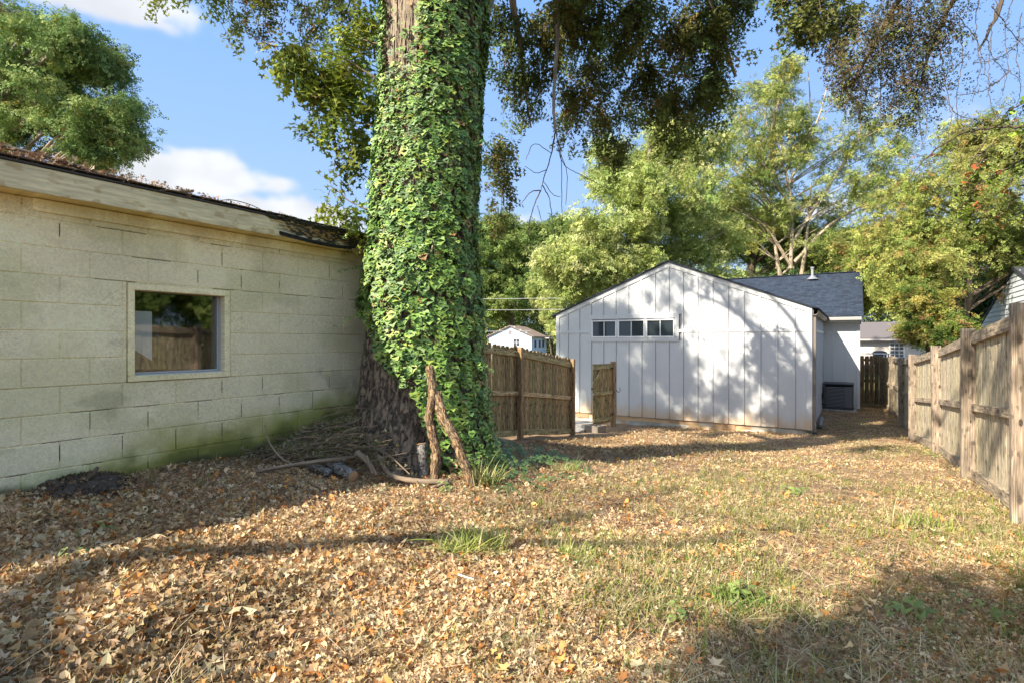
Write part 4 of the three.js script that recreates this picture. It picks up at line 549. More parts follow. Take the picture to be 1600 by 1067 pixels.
  hang.forEach((h, i) => part(oak, 'branch', tube(bend(h.map((q) => P(...q).sub(V(TX, TY, TZ))), 6, .006), i ? .013 - Math.min(i, 6) * .0012 : .034, i ? .004 : .018, 6, .2, false), i ? barkDark : barkGrey));
  part(oak, 'twig', merge(twigs), barkDark).userData.kind = 'stuff';
  split(leaves, 3).forEach((l, i) => inst(oak, 'crown', oakSpray[i], leafM, l, 'stuff'));
  R = old;
}
// ---------- ivy on the oak ----------
{
  const old = R; R = rng(202), R(); const ivy = thing('ivy_vine', 'dense green ivy wrapped round the oak trunk down to the ground', 'ivy', [TX, TY, TZ]), cand = [];
  const col = () => { const q = R(); return q < .012 ? vary([.4, .2, .08], .3) : q < .15 ? vary([.34, .44, .075], .2) : q < .68 ? vary([.17, .30, .05], .35) : vary([.08, .165, .035], .35); };
  for (let i = 0; i < 23000; i++) {
    const h = Math.pow(R(), .93) * 6.6, p = rr(-Math.PI, Math.PI); if (Math.abs(p) > 2.0 && R() < .75) continue; if (bareBark(h, p)) continue;
    if (h > 3.6 && p > -.95 && p < -.15 && R() < sstep(3.8, 5.0, h) * .95 - (fbm(p * 7, h * 3, 3) - .5) * .5) continue;
    const den = fbm(p * 3.2 + 20, h * 2.2, 3); if (R() > .35 + den * 1.3) continue;
    const lump = (Math.abs(p) > 1.1 && h > 2 ? .6 : 1) * (.02 + .11 * fbm(p * 2.6 + 3, h * 1.6 + 7, 3) * sstep(.0, 1.2, h + .6)) + (p > .4 && h < 2.2 ? .05 : 0) + (h > 1.5 && h < 2.5 ? .03 : 0), v = onTrunk(h, p, .015 + lump * Math.pow(R(), .5));
    const n = V(Math.sin(p) * .75 + gauss() * .38, .38 + gauss() * .38, Math.cos(p) * .75 + gauss() * .38), s = (.042 + .075 * Math.pow(R(), 1.7)) * (h > 3 ? 1 : 1.12);
    cand.push({ v: v.sub(V(TX, TY, TZ)), q: basisQ(n, V(gauss() * .5, -1, gauss() * .5)), s, c: col(), near: p });
  }
  for (let i = 0; i < 330; i++) {                             // ivy creeping out over the ground at the right foot
    const p = rr(.5, 2.2), r = .9 + Math.pow(R(), 1.8) * 1.0, x = TX + .1 + Math.sin(p) * r, z = TZ + Math.cos(p) * r, y = G(x, z) + .02 + R() * .22 * (2.0 - r);
    cand.push({ v: V(x - TX, y - TY, z - TZ), q: basisQ(V(gauss() * .4 + .15, 1, gauss() * .4 + .3), V(gauss(), -.2, gauss())), s: .05 + R() * .045, c: R() < .12 ? vary([.16, .24, .05], .2) : vary([.07, .13, .03], .3), near: 3 });
  }
  for (let i = 0; i < 95; i++) {                              // loose shoots that stand off the trunk
    const h = rr(.6, 6), p = R() < .6 ? (R() < .5 ? -1 : 1) * rr(1.05, 1.75) : rr(-1, 1.2); if (bareBark(h, p)) continue; const l = rr(.12, .34), a = onTrunk(h, p, .05), d = V(Math.sin(p) + gauss() * .4, rr(-.5, .5), Math.cos(p) + gauss() * .4).normalize();
    for (let k = 0; k < 7; k++) { const t = (k + 1) / 7, v = a.clone().addScaledVector(d, l * t).add(V(gauss() * .015, -.10 * t * t + gauss() * .015, gauss() * .015)); cand.push({ v: v.sub(V(TX, TY, TZ)), q: basisQ(V(gauss() * .6, .7, .5 + gauss() * .5), V(d.x, -.6, d.z)), s: (.05 + R() * .05) * (1.1 - .4 * t), c: col(), near: 3 }); }
  }
  const show = cand.filter((e) => Math.abs(e.near) < .9 && e.v.y < 5 && e.v.y > .5).sort((a, b) => b.s - a.s).slice(0, 290), set = new Set(show);
  const pal = Array.from({ length: 7 }, () => { const c = col(); return new THREE.MeshPhysicalMaterial({ color: c, roughness: .55, side: THREE.DoubleSide, transmission: .12, thickness: 0 }); });
  for (const e of show) { const m = part(ivy, 'leaf', ivyLeaf, pick(pal)); m.position.copy(e.v); m.quaternion.copy(e.q); m.scale.setScalar(e.s); }
  inst(ivy, 'foliage', ivyLeaf, new THREE.MeshPhysicalMaterial({ color: 0xffffff, roughness: .55, side: THREE.DoubleSide, transmission: .12, thickness: 0 }), cand.filter((e) => !set.has(e)).map((e) => ({ m: M4(e.v.x, e.v.y, e.v.z, e.q, e.s), c: e.c })));
  const stems = []; for (let i = 0; i < 46; i++) { let p = rr(-.7, 2.6), h = rr(0, 2.5); const pts = [], top = h + rr(1.5, 4.2); while (h < Math.min(top, 6.8)) { if (!bareBark(h, p) || R() < .1) pts.push(onTrunk(h, p, .012 + R() * .012).sub(V(TX, TY, TZ))); h += .16; p += gauss() * .05; } if (pts.length > 3) stems.push(tube(pts, .009 + R() * .008, .004, 5, .2, false)); }
  for (let i = 0; i < 130; i++) { let p = rr(-.8, -.15), h = rr(3.9, 6.2); const pts = []; for (let k = 0; k < 8; k++) { pts.push(onTrunk(h, p, .012).sub(V(TX, TY, TZ))); h += .1; p += gauss() * .02; } stems.push(tube(pts, .006, .004, 4, .2, false)); }
  part(ivy, 'stem', merge(stems), mat(.36, .29, .20, .9)).userData.kind = 'stuff';
  R = old;
}

// ---------- logs, sticks, brush ----------
const birch = new THREE.MeshStandardMaterial({ map: tex(256, 256, (i, j) => { const a = fbm(i / 14, j / 22, 4, 18, 11, 5), s = sstep(.56, .66, fbm(i / 7, j / 9, 4, 36, 28, 15)); const k = .6 + .5 * a; return [150 * k * (1 - s) + 58 * s, 146 * k * (1 - s) + 46 * s, 138 * k * (1 - s) + 34 * s]; }, true, 3, 2), roughness: .95 });
const logTex = tex(256, 512, (i, j) => { const f = Math.abs(fbm(i / 12, j / 46, 4, 21, 11, 5) - .5) * 2, g = fbm(i / 5, j / 8, 3, 51, 64, 6), li = sstep(.55, .7, fbm(i / 30, j / 30, 4, 8, 17, 9)); const k = .35 + .75 * Math.min(1, f * 2.4) + .35 * (g - .5); return [150 * k * (1 - li * .4) + 60 * li, 126 * k * (1 - li * .4) + 58 * li, 98 * k * (1 - li * .4) + 48 * li]; }, true, 3.2, 1.6), logTan = new THREE.MeshStandardMaterial({ map: logTex, bumpMap: logTex, bumpScale: .02, color: C(1.1, 1, .88), roughness: 1 }), cutEnd = mat(.42, .25, .12, .9), stick = new THREE.MeshStandardMaterial({ map: barkGrey.map, bumpMap: barkGrey.map, bumpScale: .01, color: C(.8, .72, .62), roughness: .95 });
function log(name, label, pts, r0, r1, m, ends = true, group) {
  const o = pts[0].clone(), g = thing(name, label, name === 'fallen_branch' ? 'branch' : 'log', [o.x, o.y, o.z], 0, group), q = pts.map((p) => p.clone().sub(o));
  part(g, 'bark', tube(bend(q, 9, r0 * .1), r0, r1, 12, .34), m);
  if (ends) for (const [a, b, r] of [[q[0], q[1], r0], [q[q.length - 1], q[q.length - 2], r1]]) { const d = a.clone().sub(b).normalize(); part(g, 'cut_end', tube([a.clone().addScaledVector(d, -.004), a.clone().addScaledVector(d, .006)], r * .93, r * .9, 10), cutEnd); }
  return g;
}
const W = (px, py, d) => P(px, py, d), ON = (px, py, d, h) => { const p = P(px, py, d); p.y = G(p.x, p.z) + h; return p; };
{
  const old = R; R = rng(303);
  log('log', 'upright grey log leaning on the ivy trunk, left of the slanting one', [ON(679, 738, 5.18, .0), W(681, 700, 5.2), W(671, 655, 5.26), W(676, 615, 5.32), W(671, 574, 5.45)], .05, .04, logTan);
  const sl = log('log', 'long slanting tan log propped against the ivy trunk', [ON(738, 745, 5.0, -.01), W(719, 706, 5.06), W(709, 680, 5.12), W(693, 655, 5.2), W(681, 615, 5.36)], .042, .052, logTan);
  log('log', 'short pale lichen covered log standing at the trunk foot', [ON(662, 738, 5.32, .0), W(660, 715, 5.34), W(658, 694, 5.38)], .055, .05, birch);
  log('log', 'short white birch log with an orange cut end in the brush pile', [ON(551, 752, 4.85, .07), ON(532, 742, 5.0, .08), ON(512, 732, 5.2, .09)], .052, .048, birch);
  log('log', 'dull mossy log lying left of the white birch log', [ON(516, 748, 4.95, .04), ON(495, 748, 5.05, .04), ON(470, 750, 5.1, .04)], .035, .03, birch, false);
  const B = (label, pts, r0, r1, m = stick) => log('fallen_branch', label, pts, r0, r1, m, false);
  B('long pale branch lying across the front of the brush pile', [ON(395, 766, 4.6, .03), ON(470, 742, 4.85, .09), ON(555, 711, 5.1, .2)], .014, .022);
  B('curved branch lying on the ground before the trunk foot', [ON(590, 714, 5.1, .24), ON(610, 735, 5.0, .10), ON(650, 746, 4.92, .06), ON(700, 745, 4.9, .06)], .018, .028);
  B('pale forked stick standing in the brush pile', [W(557, 706, 5.0), W(575, 722, 4.95), W(588, 742, 4.9)], .028, .018, stick);
  B('short stick crossing the forked stick in the brush pile', [W(572, 712, 4.95), W(578, 728, 4.9), W(583, 740, 4.86)], .012, .016, stick);
  B('thin branch slanting from trunk to the leaf litter', [W(580, 697, 5.2), W(610, 713, 5.05), ON(640, 726, 4.95, .12)], .008, .006);
  B('small branch lying at the foot of the slanting log', [ON(676, 757, 4.8, .03), ON(690, 748, 4.86, .04), ON(705, 738, 4.95, .05)], .012, .018);
  B('pale forked twig rising from the leaves near the shed wall', [ON(458, 732, 4.9, .06), W(440, 716, 4.95), W(420, 690, 5.0), W(413, 664, 5.05)], .010, .005);
  B('thin bare twig leaning left of the brush pile', [ON(470, 728, 5, .06), W(480, 705, 5.1), W(478, 690, 5.1)], .007, .003);
  B('bare twig arched over the brush pile', [ON(440, 735, 5, .05), W(480, 700, 5.15), W(510, 672, 5.3)], .007, .003);
  B('pale curved twig on the sunlit litter at lower left', [ON(285, 970, 2.7, .03), ON(330, 975, 2.65, .03), ON(385, 983, 2.6, .025)], .006, .003, mat(.6, .5, .38, .9));
  B('pale straight twig on the sunlit litter near bottom centre', [ON(712, 946, 2.9, .03), ON(740, 955, 2.8, .035)], .006, .004, mat(.65, .58, .48, .9));
  { // brush pile: fine twigs and drying leaves in one heap
    const g = thing('brush_pile', 'heap of cut twigs with drying small leaves between shed wall and trunk', 'brush pile', [0, 0, 0]), tw = [], lv = [];
    for (let i = 0; i < 230; i++) { const px = 400 + 200 * Math.pow(R(), .7), d = 5.0 + R() * .9, c = ON(px, 0, d, 0), h = .06 + .34 * Math.exp(-Math.pow((px - 545) / 60, 2)) * R() + R() * .06, l = rr(.2, .7), a = rr(-.7, .7) + (R() < .3 ? 1.5 : 0), e = rr(-.25, .35); const p = [V(-l / 2, -e * l / 2, 0), V(0, gauss() * .04, gauss() * .04), V(l / 2, e * l / 2, gauss() * .1)].map((q) => V(c.x + q.x * Math.cos(a) - q.z * Math.sin(a), c.y + h + q.y, c.z + q.x * Math.sin(a) * .6)); tw.push(tube(bend(p, 3, .008), .0055, .002, 4, 0, false)); if (R() < .85) for (let k = 0; k < 13; k++) { const q = p[0].clone().lerp(p[2], R()); lv.push({ m: M4(q.x + gauss() * .04, q.y + .02 + gauss() * .03, q.z + gauss() * .04, rndQ(.5), rr(.022, .05)), c: vary(pick([[.20, .21, .07], [.15, .17, .06], [.30, .28, .13], [.36, .35, .22]]), .25) }); } }
    part(g, 'twig', merge(tw), new THREE.MeshStandardMaterial({ map: barkGrey.map, color: C(.95, .82, .66), roughness: .95 })).userData.kind = 'stuff'; inst(g, 'foliage', ovalLeaf, leafM, lv);
  }
  { // dark soil heap by the wall
    const c = ON(130, 0, 3.9, 0), g = thing('soil_heap', 'low heap of dark soil and rotted leaves against the shed wall', 'soil heap', [-3.15, G(-3.15, -4.0), -4.0]);
    const geo = new THREE.SphereGeometry(1, 48, 24), q = geo.attributes.position; for (let i = 0; i < q.count; i++) { const v = V(q.getX(i), q.getY(i), q.getZ(i)), k = 1 + (fbm(v.x * 3 + 5, v.z * 3 + v.y * 2, 4) - .5) * 1.1 + (n2(v.x * 14, v.z * 14 + v.y * 9) - .5) * .22; q.setXYZ(i, v.x * .24 * k, v.y * .085 * k, v.z * .25 * k); } geo.computeVertexNormals(); geo.rotateY(.4); part(g, 'heap', geo, mat(.075, .06, .045, 1));
    part(g, 'bark_chunk', tube(bend([V(.02, .06, .05), V(.09, .11, .05), V(.13, .18, .04)], 3, .008), .035, .012, 5, .5), barkDark); const hl = []; for (let i = 0; i < 420; i++) { const a = R() * 6.28, q = Math.sqrt(R()) * .34; hl.push({ m: M4(Math.cos(a) * q, .09 * (1 - q * q * 9) + .025, Math.sin(a) * q, rndQ(.7), rr(.02, .06)), c: vary(pick([[.06, .045, .03], [.10, .075, .045], [.2, .14, .08], [.3, .22, .13]]), .3) }); } inst(g, 'rotted_leaf', ovalLeaf, leafM2, hl);
  }
  // sticks and leaves on the shed roof
  const RS = (s, x, h) => V(-3.55 + WX[0] * x + AX[0] * s, 2.575 + h + (x < .2 ? (.2 - x) * .1 : 0), -3.77 + WX[1] * x + AX[1] * s);
  log('fallen_branch', 'thick dark branch lying along the shed roof edge at far left', [RS(-.5, -.0, .09), RS(.1, .05, .10), RS(.55, .08, .06), RS(.85, .12, .04)], .02, .012, barkDark, false);
  log('fallen_branch', 'broken grey stick jutting over the shed roof edge', [RS(1.02, .16, .03), RS(1.12, .19, .045), RS(1.2, .2, .07)], .014, .012, barkGrey, false);
  log('fallen_branch', 'thin twig hanging over the fascia board near the roof stick', [RS(1.05, .19, .03), RS(.95, .23, .01), RS(.86, .235, -.02)], .004, .003, barkDark, false);
  log('fallen_branch', 'curved thin twig arching above the shed roof edge', [RS(1.4, .15, .02), RS(1.55, .16, .07), RS(1.75, .18, .06), RS(1.9, .18, .02)], .004, .003, barkDark, false);
  const rl = [], debris = thing('roof_litter', 'dry brown leaves heaped along the shed roof edge', 'leaves', [0, 0, 0]);
  for (let i = 0; i < 900; i++) { const s = -.8 + 3.0 * Math.pow(R(), 1.3), dens = sstep(2.3, .4, s), x = .21 - Math.pow(R(), 1.5) * .5, p = RS(s, x, .02 + R() * .06 * (.3 + dens)); rl.push({ m: M4(p.x, p.y, p.z, rndQ(.5), rr(.04, .09) * (.5 + .6 * dens)), c: vary(pick([[.30, .17, .09], [.38, .25, .15], [.22, .13, .07], [.42, .33, .22]]), .3) }); }
  inst(debris, 'leaf', oakLeaf, leafM2, rl); tag(debris, null, null, null, 'stuff');
  R = old;
}

// ---------- what lies and grows on the ground ----------
{
  const old = R; R = rng(404);
  const curl = (o, k, tw) => { const g = leafGeo(o, .3, .35), p = g.attributes.position; for (let i = 0; i < p.count; i++) { const x = p.getX(i), y = p.getY(i), z = p.getZ(i), a = y * k; p.setXYZ(i, x + Math.sin(y * tw) * .06, Math.sin(a) / k, z * (1 + .5 * Math.sin(y * 5)) + (1 - Math.cos(a)) / k + x * y * tw * .2); } g.computeVertexNormals(); return g; };
  const kinds = [curl(OAK, 1.6, 1.2), curl(OVAL, 2.4, -1.5), curl(OAK, -1.3, -2), curl(OVAL, 1.2, 2.5)];
  const DRY = [[.64, .48, .27], [.72, .58, .36], [.55, .38, .20], [.68, .55, .34], [.45, .29, .14], [.62, .44, .23], [.35, .22, .11]], ORANGE = [[.55, .24, .06], [.48, .20, .055], [.58, .32, .10]];
  const inHouse = (x, z) => { const dx = x - 4.35, dz = z + 15.1, lx = dx * WX[0] + dz * WX[1], lz = -(dx * AX[0] + dz * AX[1]); return lx > -3.55 && lx < 3.6 && lz < .03 || (lz < -5.45 && lx < 4.6 && lx > -3.6); };
  const inShed = (x, z) => (x + 3.55) * WX[0] + (z + 3.77) * WX[1] < .02;
  const free = (x, z) => !inShed(x, z) && !inHouse(x, z) && Math.hypot(x - TX, z - TZ) > .75 && (x * WX[0] + z * WX[1]) < 1.3 && !(z > -16.6 && z < -13.2 && x > 1.3 && x < 2.3 && x - 1.3 < -(z + 13) * .4);
  const list = [[], [], [], []], big = [];
  for (let i = 0; i < 230000; i++) {
    const d = 1.7 + 17.5 * Math.pow(R(), 2.1), x = rr(-1.02, 1.02) * d, z = -d; if (!free(x, z)) continue;
    const t = x * AX[0] + z * AX[1], u = x * WX[0] + z * WX[1], right = sstep(-2.6, -.4, u), grassy = right * sstep(10, 3, d) * .2 + sstep(.5, .7, fbm(x * .7 + 3, z * .7, 3)) * .25; if (R() < grassy) continue;
    const s = (.018 + .05 * Math.pow(R(), 2.4)) * (d > 7 ? 1.3 : 1) * (1 - .36 * right) * (1 + .35 * (1 - right) * sstep(5, 2.8, d)), y = G(x, z) + .004 + R() * .022 + s * .12, c = (R() < .09 ? vary(pick(ORANGE), .25) : vary(pick(DRY), .3)).multiplyScalar((.84 + .16 * right) * (.62 + .5 * sstep(.3, .62, fbm(x * 1.6 + 7, z * 1.6 + 2, 4))));
    const k = Math.floor(R() * 4); list[k].push({ m: M4(x, y, z, rndQ(.75), s * 1.1, s * rr(.8, 1.5)), c });
  }
  const litter = new THREE.Group(); litter.name = 'leaf_litter'; tag(litter, 'carpet of dry tan and brown fallen leaves covering the yard', 'leaves', null, 'stuff'); scene.add(litter);
  list.forEach((l, i) => inst(litter, 'leaf', kinds[i], leafM2, l));
  const mats = [DRY[0], DRY[2], DRY[4], DRY[5], DRY[6], ...ORANGE, [.58, .47, .25]].map((c) => new THREE.MeshStandardMaterial({ color: C(...c), roughness: .75, side: THREE.DoubleSide }));
  for (let i = 0, n = 0; n < 280 && i < 3000; i++) {         // the larger leaves, one by one, lying on the ground
    const d = 1.75 + 4.6 * Math.pow(R(), 1.3), x = rr(-1, 1) * d, z = -d; if (!free(x, z)) continue; n++;
    const s = rr(.055, .12) * (d > 4 ? 1.1 : 1), m = part(ground, 'fallen_leaf', pick(kinds), pick(R() < .3 ? mats.slice(5, 8) : mats)); m.position.set(x, G(x, z) + .02 + s * .15, z); m.quaternion.copy(rndQ(.9)); m.scale.set(s, s, s);
  }
  for (const [px, py, d, s, k, mi, l] of [[1120, 1035, 2.15, .12, 0, 0, 'long tan fallen leaf curled on its side'], [882, 1056, 2.1, .11, 2, 5, 'large rusty fallen leaf'], [1360, 940, 2.75, .10, 0, 3, null], [1400, 985, 2.5, .1, 2, 1, null], [735, 992, 2.45, .09, 0, 6, null], [810, 968, 2.6, .09, 2, 6, null]]) { const p = ON(px, py, d, .03), m = part(ground, 'fallen_leaf', kinds[k], mats[mi], l); m.position.copy(p); m.quaternion.copy(basisQ(V(gauss() * .4, 1, .4 + gauss() * .3), V(gauss(), 0, gauss()))); m.scale.setScalar(s); }
  { const p = ON(1003, 1030, 2.12, .035), m = part(ground, 'fallen_leaf', oakLeaf, mats[8], 'large pale yellow fallen leaf'); m.position.copy(p); m.quaternion.copy(basisQ(V(.1, 1, .3), V(.5, 0, .8))); m.scale.setScalar(.11); }
  // grass blades, weeds
  const blade = (n, len, wdt, sp, seed) => { const o2 = R; R = rng(seed); const pos = []; for (let i = 0; i < n; i++) { const a = R() * 6.28, l = len * rr(.55, 1.15), b = sp * rr(.3, 1.2), w = wdt * .5, cx = Math.cos(a), sx = Math.sin(a), ox = gauss() * .02, oz = gauss() * .02; const q = (t, k) => [ox + cx * b * t * t * l + -sx * w * k * (1 - t * .8), l * (t - .25 * b * t * t), oz + sx * b * t * t * l + cx * w * k * (1 - t * .8)]; for (const [t0, t1] of [[0, .4], [.4, .75]]) pos.push(...q(t0, -1), ...q(t0, 1), ...q(t1, 1), ...q(t0, -1), ...q(t1, 1), ...q(t1, -1)); pos.push(...q(.75, -1), ...q(.75, 1), ...q(1, 0)); } R = o2; return geoOf(pos); };
  const straw = blade(5, .10, .004, 2.6, 9), sl = []; for (let i = 0; i < 4500; i++) { const d = 1.7 + 13 * Math.pow(R(), 1.8), x = rr(-1.02, 1.02) * d, z = -d; if (!free(x, z) || R() < sstep(1.5, -2.5, x * WX[0] + z * WX[1]) * .6) continue; sl.push({ m: M4(x, G(x, z) + .012, z, new THREE.Quaternion().setFromEuler(new THREE.Euler(gauss() * .35 + .3, R() * 6.28, gauss() * .35)), rr(.6, 1.2), rr(.25, .6)), c: vary(pick([[.56, .44, .26], [.48, .36, .2], [.64, .54, .34], [.4, .38, .16]]), .25) }); }
  inst(litter, 'straw', straw, leafM2, sl);
  const tufts = [blade(6, .075, .005, .9, 1), blade(7, .055, .006, 1.2, 2), blade(4, .11, .005, .8, 3)], gl = [[], [], []];
  for (let i = 0; i < 70000; i++) {
    const d = 1.7 + 17 * Math.pow(R(), 1.7), x = rr(-1.02, 1.02) * d, z = -d; if (!free(x, z)) continue; const u = x * WX[0] + z * WX[1];
    const want = sstep(.42, .6, fbm(x * .9 + 3, z * .9 + 1, 4)) * (sstep(-3.4, -.9, u) * 1.0 + .04) + sstep(-2.2, .3, u) * .2 * sstep(11, 4, d); if (R() > want) continue;
    const y = G(x, z); gl[Math.floor(R() * 3)].push({ m: M4(x, y, z, new THREE.Quaternion().setFromEuler(new THREE.Euler(gauss() * .2, R() * 6.28, gauss() * .2)), rr(.5, 1.15)), c: vary(pick([[.24, .28, .06], [.32, .34, .09], [.14, .20, .05], [.38, .34, .16], [.45, .38, .22]]), .25) });
  }
  const grass = new THREE.Group(); grass.name = 'grass'; tag(grass, 'thin green and straw coloured grass growing through the leaf litter', 'grass', null, 'stuff'); scene.add(grass);
  gl.forEach((l, i) => inst(grass, 'blade', tufts[i], leafM2, l));
  const clump = (name, label, p, n, len, rad, pal, geo, cat = 'grass') => { const g = thing(name, label, cat, [p.x, p.y, p.z]), l = []; for (let i = 0; i < n; i++) { const a = R() * 6.28, q = rad * Math.sqrt(R()), x = Math.cos(a) * q * 1.3, z = Math.sin(a) * q; l.push({ m: M4(x, G(p.x + x, p.z + z) - p.y, z, new THREE.Quaternion().setFromEuler(new THREE.Euler(Math.sin(a) * .5 * q / rad, R() * 6.28, -Math.cos(a) * .5 * q / rad)), rr(.7, 1.3) * len / .09), c: vary(pick(pal), .25) }); } inst(g, 'blade', geo ?? tufts[i2++ % 3], leafM2, l); }; let i2 = 0;
  const LG = [[.28, .33, .07], [.36, .37, .12], [.22, .28, .06], [.48, .42, .22]];
  clump('grass_tuft', 'wide pale green grass tuft in the sunlit litter at centre', ON(732, 880, 3.35, 0), 95, .17, .16, LG);
  clump('grass_tuft', 'small yellow green grass tuft right of the wide centre tuft', ON(905, 880, 3.3, 0), 40, .12, .09, LG);
  clump('grass_tuft', 'spiky grass tuft at the foot of the slanting log', ON(757, 735, 5.1, 0), 40, .26, .1, [[.24, .27, .08], [.4, .36, .18], [.18, .24, .06]]);
  clump('grass_tuft', 'low grass tuft at the edge of the shade right of the oak', ON(885, 728, 6.0, 0), 36, .13, .15, LG);
  clump('grass_tuft', 'dark grass tuft in the shade near bottom right', ON(1165, 965, 2.75, 0), 45, .13, .12, [[.13, .2, .04], [.2, .26, .06]]);
  clump('grass_tuft', 'bright grass tuft near the second fence post', ON(1445, 825, 4.2, 0), 70, .13, .22, LG);
  const weed = (label, p, n, rad, size, geo, pal) => { const g = thing('weed', label, 'weed', [p.x, p.y, p.z]); for (let i = 0; i < n; i++) { const a = i * 2.4 + R(), q = rad * Math.sqrt((i + .5) / n), m = part(g, 'leaf', geo, pal[i % pal.length]), h = .03 + R() * .06; m.position.set(Math.cos(a) * q, h, Math.sin(a) * q); m.quaternion.copy(basisQ(V(Math.cos(a) * .5, 1, Math.sin(a) * .5 + .2), V(Math.cos(a), -.1, Math.sin(a)))); m.scale.setScalar(size * rr(.7, 1.2)); } const st = []; for (let i = 0; i < 4; i++) { const a = i * 1.6; st.push(tube([V(0, -.02, 0), V(Math.cos(a) * rad * .4, .05, Math.sin(a) * rad * .4)], .003, .002, 4)); } part(g, 'stem', merge(st), mat(.14, .2, .05)); };
  const wm = [[.17, .24, .05], [.24, .31, .07], [.13, .19, .04]].map((c) => new THREE.MeshPhysicalMaterial({ color: C(...c), roughness: .6, side: THREE.DoubleSide, transmission: .25, thickness: 0 }));
  weed('broad leaved bright green weed in the sunny yard', ON(1243, 755, 5.4, 0), 12, .14, .10, heartLeaf, wm);
  weed('long leaved weed in the shade at lower right', ON(1425, 975, 2.7, 0), 10, .13, .11, ovalLeaf, wm);
  weed('cluster of small round leaved weeds at right edge of shade', ON(1545, 975, 2.7, 0), 16, .16, .055, heartLeaf, wm);
  weed('small weed with round leaves just left of the shaded corner', ON(1065, 985, 2.55, 0), 8, .07, .05, heartLeaf, wm);
  weed('narrow dark weed at the centre of the shade', ON(1155, 955, 2.8, 0), 9, .09, .10, ovalLeaf, wm);
  weed('little green seedling in the litter at far left', ON(110, 900, 2.9, 0), 8, .07, .06, ovalLeaf, wm);
  weed('low green plant where shed shade meets the sunny litter', ON(150, 845, 3.3, 0), 9, .12, .06, ovalLeaf, wm);
  weed('leafy green weed at the foot of the slanting log', ON(695, 750, 4.75, 0), 9, .10, .06, heartLeaf, wm);
  weed('pale weed at the base of the leaning fence post', ON(1455, 715, 8.7, 0), 9, .14, .09, ovalLeaf, wm);
  R = old;
}

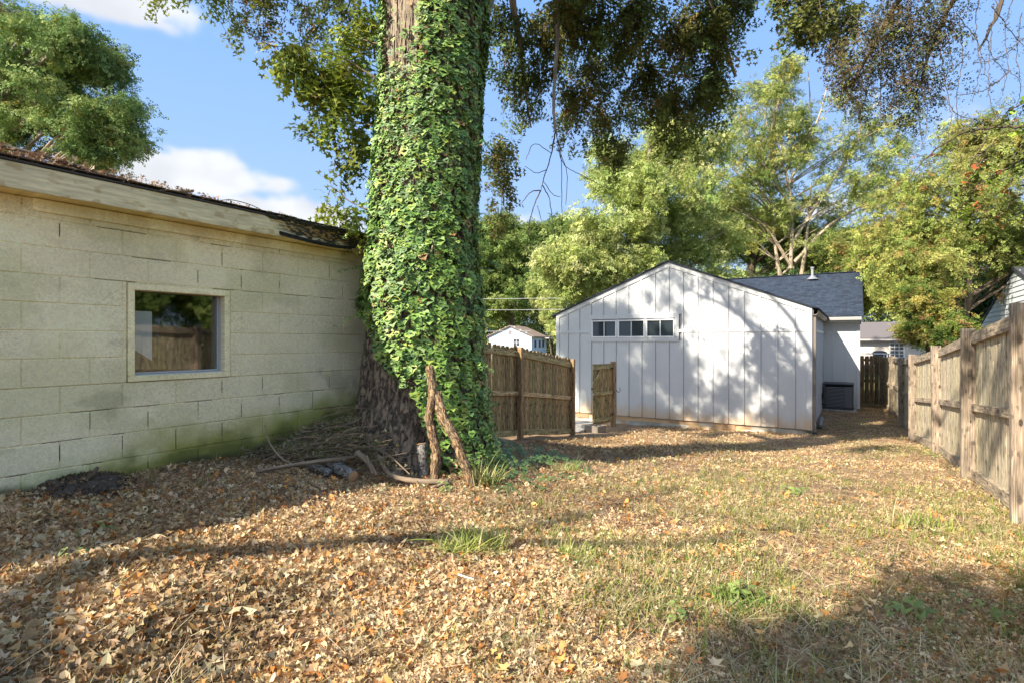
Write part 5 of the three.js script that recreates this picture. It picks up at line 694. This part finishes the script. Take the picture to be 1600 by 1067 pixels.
// ---------- hanging branches at the upper right ----------
{
  const old = R; R = rng(505);
  const base = [7.6, -5.6], by = G(base[0], base[1], false), t = thing('overhanging_tree', 'tree with dark drooping twigs hanging into the upper right corner', 'tree', [base[0], by, base[1]]), O = V(base[0], by, base[1]), rel = (p) => p.clone().sub(O);
  part(t, 'trunk', tube(bend([V(0, -.3, 0), V(-.2, 2.5, .1), V(-.8, 5, -.2), V(-1.6, 7.5, -.8)], 6, .02), .2, .08, 9, .15), barkDark);
  const lv = [], tw = [], small = [], BR = [[.11, .10, .045], [.09, .10, .04], [.14, .11, .05], [.08, .095, .035], [.16, .12, .06]];
  const limb = (pts, r0, r1) => part(t, 'limb', tube(bend(pts.map((p) => rel(P(...p))), 6, .015), r0, r1, 7, .15, false), barkDark);
  limb([[1700, -260, 5.6], [1560, -150, 5.8], [1440, -40, 6.2], [1370, 60, 6.4], [1320, 170, 6.6]], .07, .01); limb([[1700, -260, 5.6], [1620, -120, 6], [1560, 20, 6.2], [1530, 80, 6.3]], .05, .008); limb([[1560, -150, 5.8], [1500, -20, 6.2], [1450, 90, 6.4], [1430, 170, 6.5]], .04, .008);
  for (const [px, py, d, rx, ry, n] of [[1360, 60, 6.4, 60, 50, 12], [1420, 40, 6.3, 55, 50, 11], [1390, 115, 6.4, 60, 38, 11], [1345, 135, 6.6, 35, 30, 6], [1460, 60, 6.2, 35, 40, 6], [1420, 155, 6.5, 35, 25, 5], [1320, 90, 6.6, 25, 40, 5], [1400, -10, 6.2, 90, 40, 10], [1480, 0, 6.2, 40, 40, 6], [1440, 110, 6.4, 30, 25, 4]]) { const b = blob(rel(P(px, py, d)), [rx / F * d, ry / F * d, (rx + ry) * .6 / F * d], { twigs: Math.round(n * .85), leaves: 12, palette: BR, droop: .25, spread: .09, wood: 1, wr: .006, lift: -.1, size: .8, oddP: .04, odd: [[.3, .36, .05], [.25, .14, .06]] }); lv.push(...b.out); tw.push(...b.wood2); }
  // thin trailing vines with small leaves
  const trail = [[[1560, -10], [1550, 60], [1545, 120], [1552, 185]], [[1585, -10], [1572, 40], [1576, 95], [1568, 150]], [[1530, -10], [1526, 50], [1532, 110], [1520, 160]], [[1598, 20], [1590, 80], [1596, 140], [1584, 200]], [[1500, 30], [1505, 90], [1496, 150], [1500, 215]], [[1470, 80], [1480, 140], [1488, 190], [1478, 230]], [[1445, 140], [1450, 190], [1440, 235]], [[1540, 60], [1560, 100], [1590, 120]], [[1515, 80], [1490, 110], [1450, 125]], [[1580, 110], [1540, 140], [1500, 150]], [[1600, 60], [1560, 90], [1520, 100]], [[1475, 150], [1500, 180], [1540, 190]], [[1550, 10], [1590, 60], [1620, 90]], [[1495, 20], [1530, 70], [1548, 140]]];
  for (const q of trail) { const d = rr(5.2, 6.4), c = bend(q.map((p) => rel(P(p[0], p[1], d + gauss() * .1))), 8, .012); tw.push(tube(c, .006, .003, 4, 0, false)); const cv = new THREE.CatmullRomCurve3(c); for (let k = 0; k < 46; k++) { const p = cv.getPoint(R()); small.push({ m: M4(p.x + gauss() * .05, p.y + gauss() * .04, p.z + gauss() * .05, rndQ(.5), rr(.018, .045)), c: vary(pick([[.07, .08, .04], [.09, .10, .045], [.06, .07, .035]]), .3) }); } }
  split(lv, 2).forEach((l, i) => inst(t, 'crown', fineSpray[i], leafM, l)); inst(t, 'foliage', ovalLeaf, leafM, small);
  part(t, 'twig', merge(tw), barkDark).userData.kind = 'stuff';
  // arching vine
  const v = thing('arching_vine', 'leafy vine arching in from the right edge below the hanging twigs', 'vine', [0, 0, 0]), vl = [], st = [];
  const arcs = [[[1720, 170, 5.6], [1620, 196, 5.8], [1540, 200, 6.0], [1490, 216, 6.1], [1440, 255, 6.2], [1420, 285, 6.25]], [[1680, 120, 5.6], [1600, 160, 5.8], [1555, 190, 6.0], [1520, 225, 6.1]], [[1640, 230, 5.8], [1580, 260, 6], [1530, 290, 6.1], [1500, 330, 6.2]], [[1660, 280, 5.8], [1600, 300, 6], [1560, 340, 6.1]], [[1560, 215, 6], [1530, 260, 6.1], [1510, 300, 6.2], [1500, 350, 6.2]], [[1620, 200, 5.8], [1590, 240, 5.9], [1575, 310, 6]]];
  arcs.forEach((a, i) => { const c = bend(a.map((p) => P(...p)), 8, .012); st.push(tube(c, i ? .008 : .017, .005, 5, .2, false)); const cv = new THREE.CatmullRomCurve3(c), n = i < 2 ? 42 : 52; for (let k = 0; k < n; k++) { const p = cv.getPoint(Math.pow(R(), i ? 1 : 1.3) * (i ? 1 : .72)); vl.push({ m: M4(p.x + gauss() * .07, p.y - .03 + gauss() * .06, p.z + gauss() * .07, rndQ(.7), rr(.06, .13)), c: vary(pick(R() < .12 ? [[.30, .45, .05]] : R() < .06 ? [[.5, .12, .04]] : [[.12, .14, .035], [.09, .11, .03], [.16, .17, .04]]), .25) }); } });
  part(v, 'stem', merge(st), barkDark).userData.kind = 'stuff'; inst(v, 'foliage', heartLeaf, leafM, vl);
  R = old;
}
// a tree behind the camera whose shade falls on the lower right of the yard
tree('shade_tree', 'leafy tree outside the frame that shades the near yard', [-7.2, 6.2], { bare: [{ r: .17, p: [[0, 6.5, 0], [-2, 7.8, -1.5], [-3.4, 8.1, -3.2], [-2.2, 8.1, -3.7], [-1.2, 8.1, -4.1], [.1, 8.2, -5.6]] }, { r: .07, p: [[-2.2, 8.1, -3.7], [-.6, 8.4, -3.6], [.6, 8.5, -4.2]] }], seed: 61, height: 9, r: .2, bark: barkGrey, twigs: 10, leaves: 18, palette: GREEN, size: 1, spread: .2, crown: [{ c: [1.4, 7.0, -2.7], r: [1.4, .7, .9], n: 9, b: .42 }, { c: [2.7, 7.0, -2.8], r: [1.3, .7, .9], n: 8, b: .42 }, { c: [4.0, 6.8, -2.7], r: [1.1, .7, .8], n: 6, b: .42 },  { c: [0, 8.5, 0], r: [1.2, 1.0, 1.0], n: 6, b: .6 }] });
// a tall tree behind the shed, above the frame, whose shade falls in soft spots on the house wall
tree('shade_tree', 'tall tree behind the shed outside the frame that dapples the white house', [-11.5, -6.2], { seed: 62, height: 13, r: .3, bark: barkGrey, twigs: 8, leaves: 13, palette: GREEN, size: 1.2, spread: .3, crown: [{ c: [1.7, 12.6, -1.2], r: [1.6, 1.8, 1.6], n: 9, b: .4 }, { c: [.4, 14, .4], r: [2, 1.6, 2], n: 6, b: .42 }, { c: [2.2, 14.4, -2.6], r: [1.6, 1.4, 1.4], n: 6, b: .4 }] });
renderer.render(scene, camera);
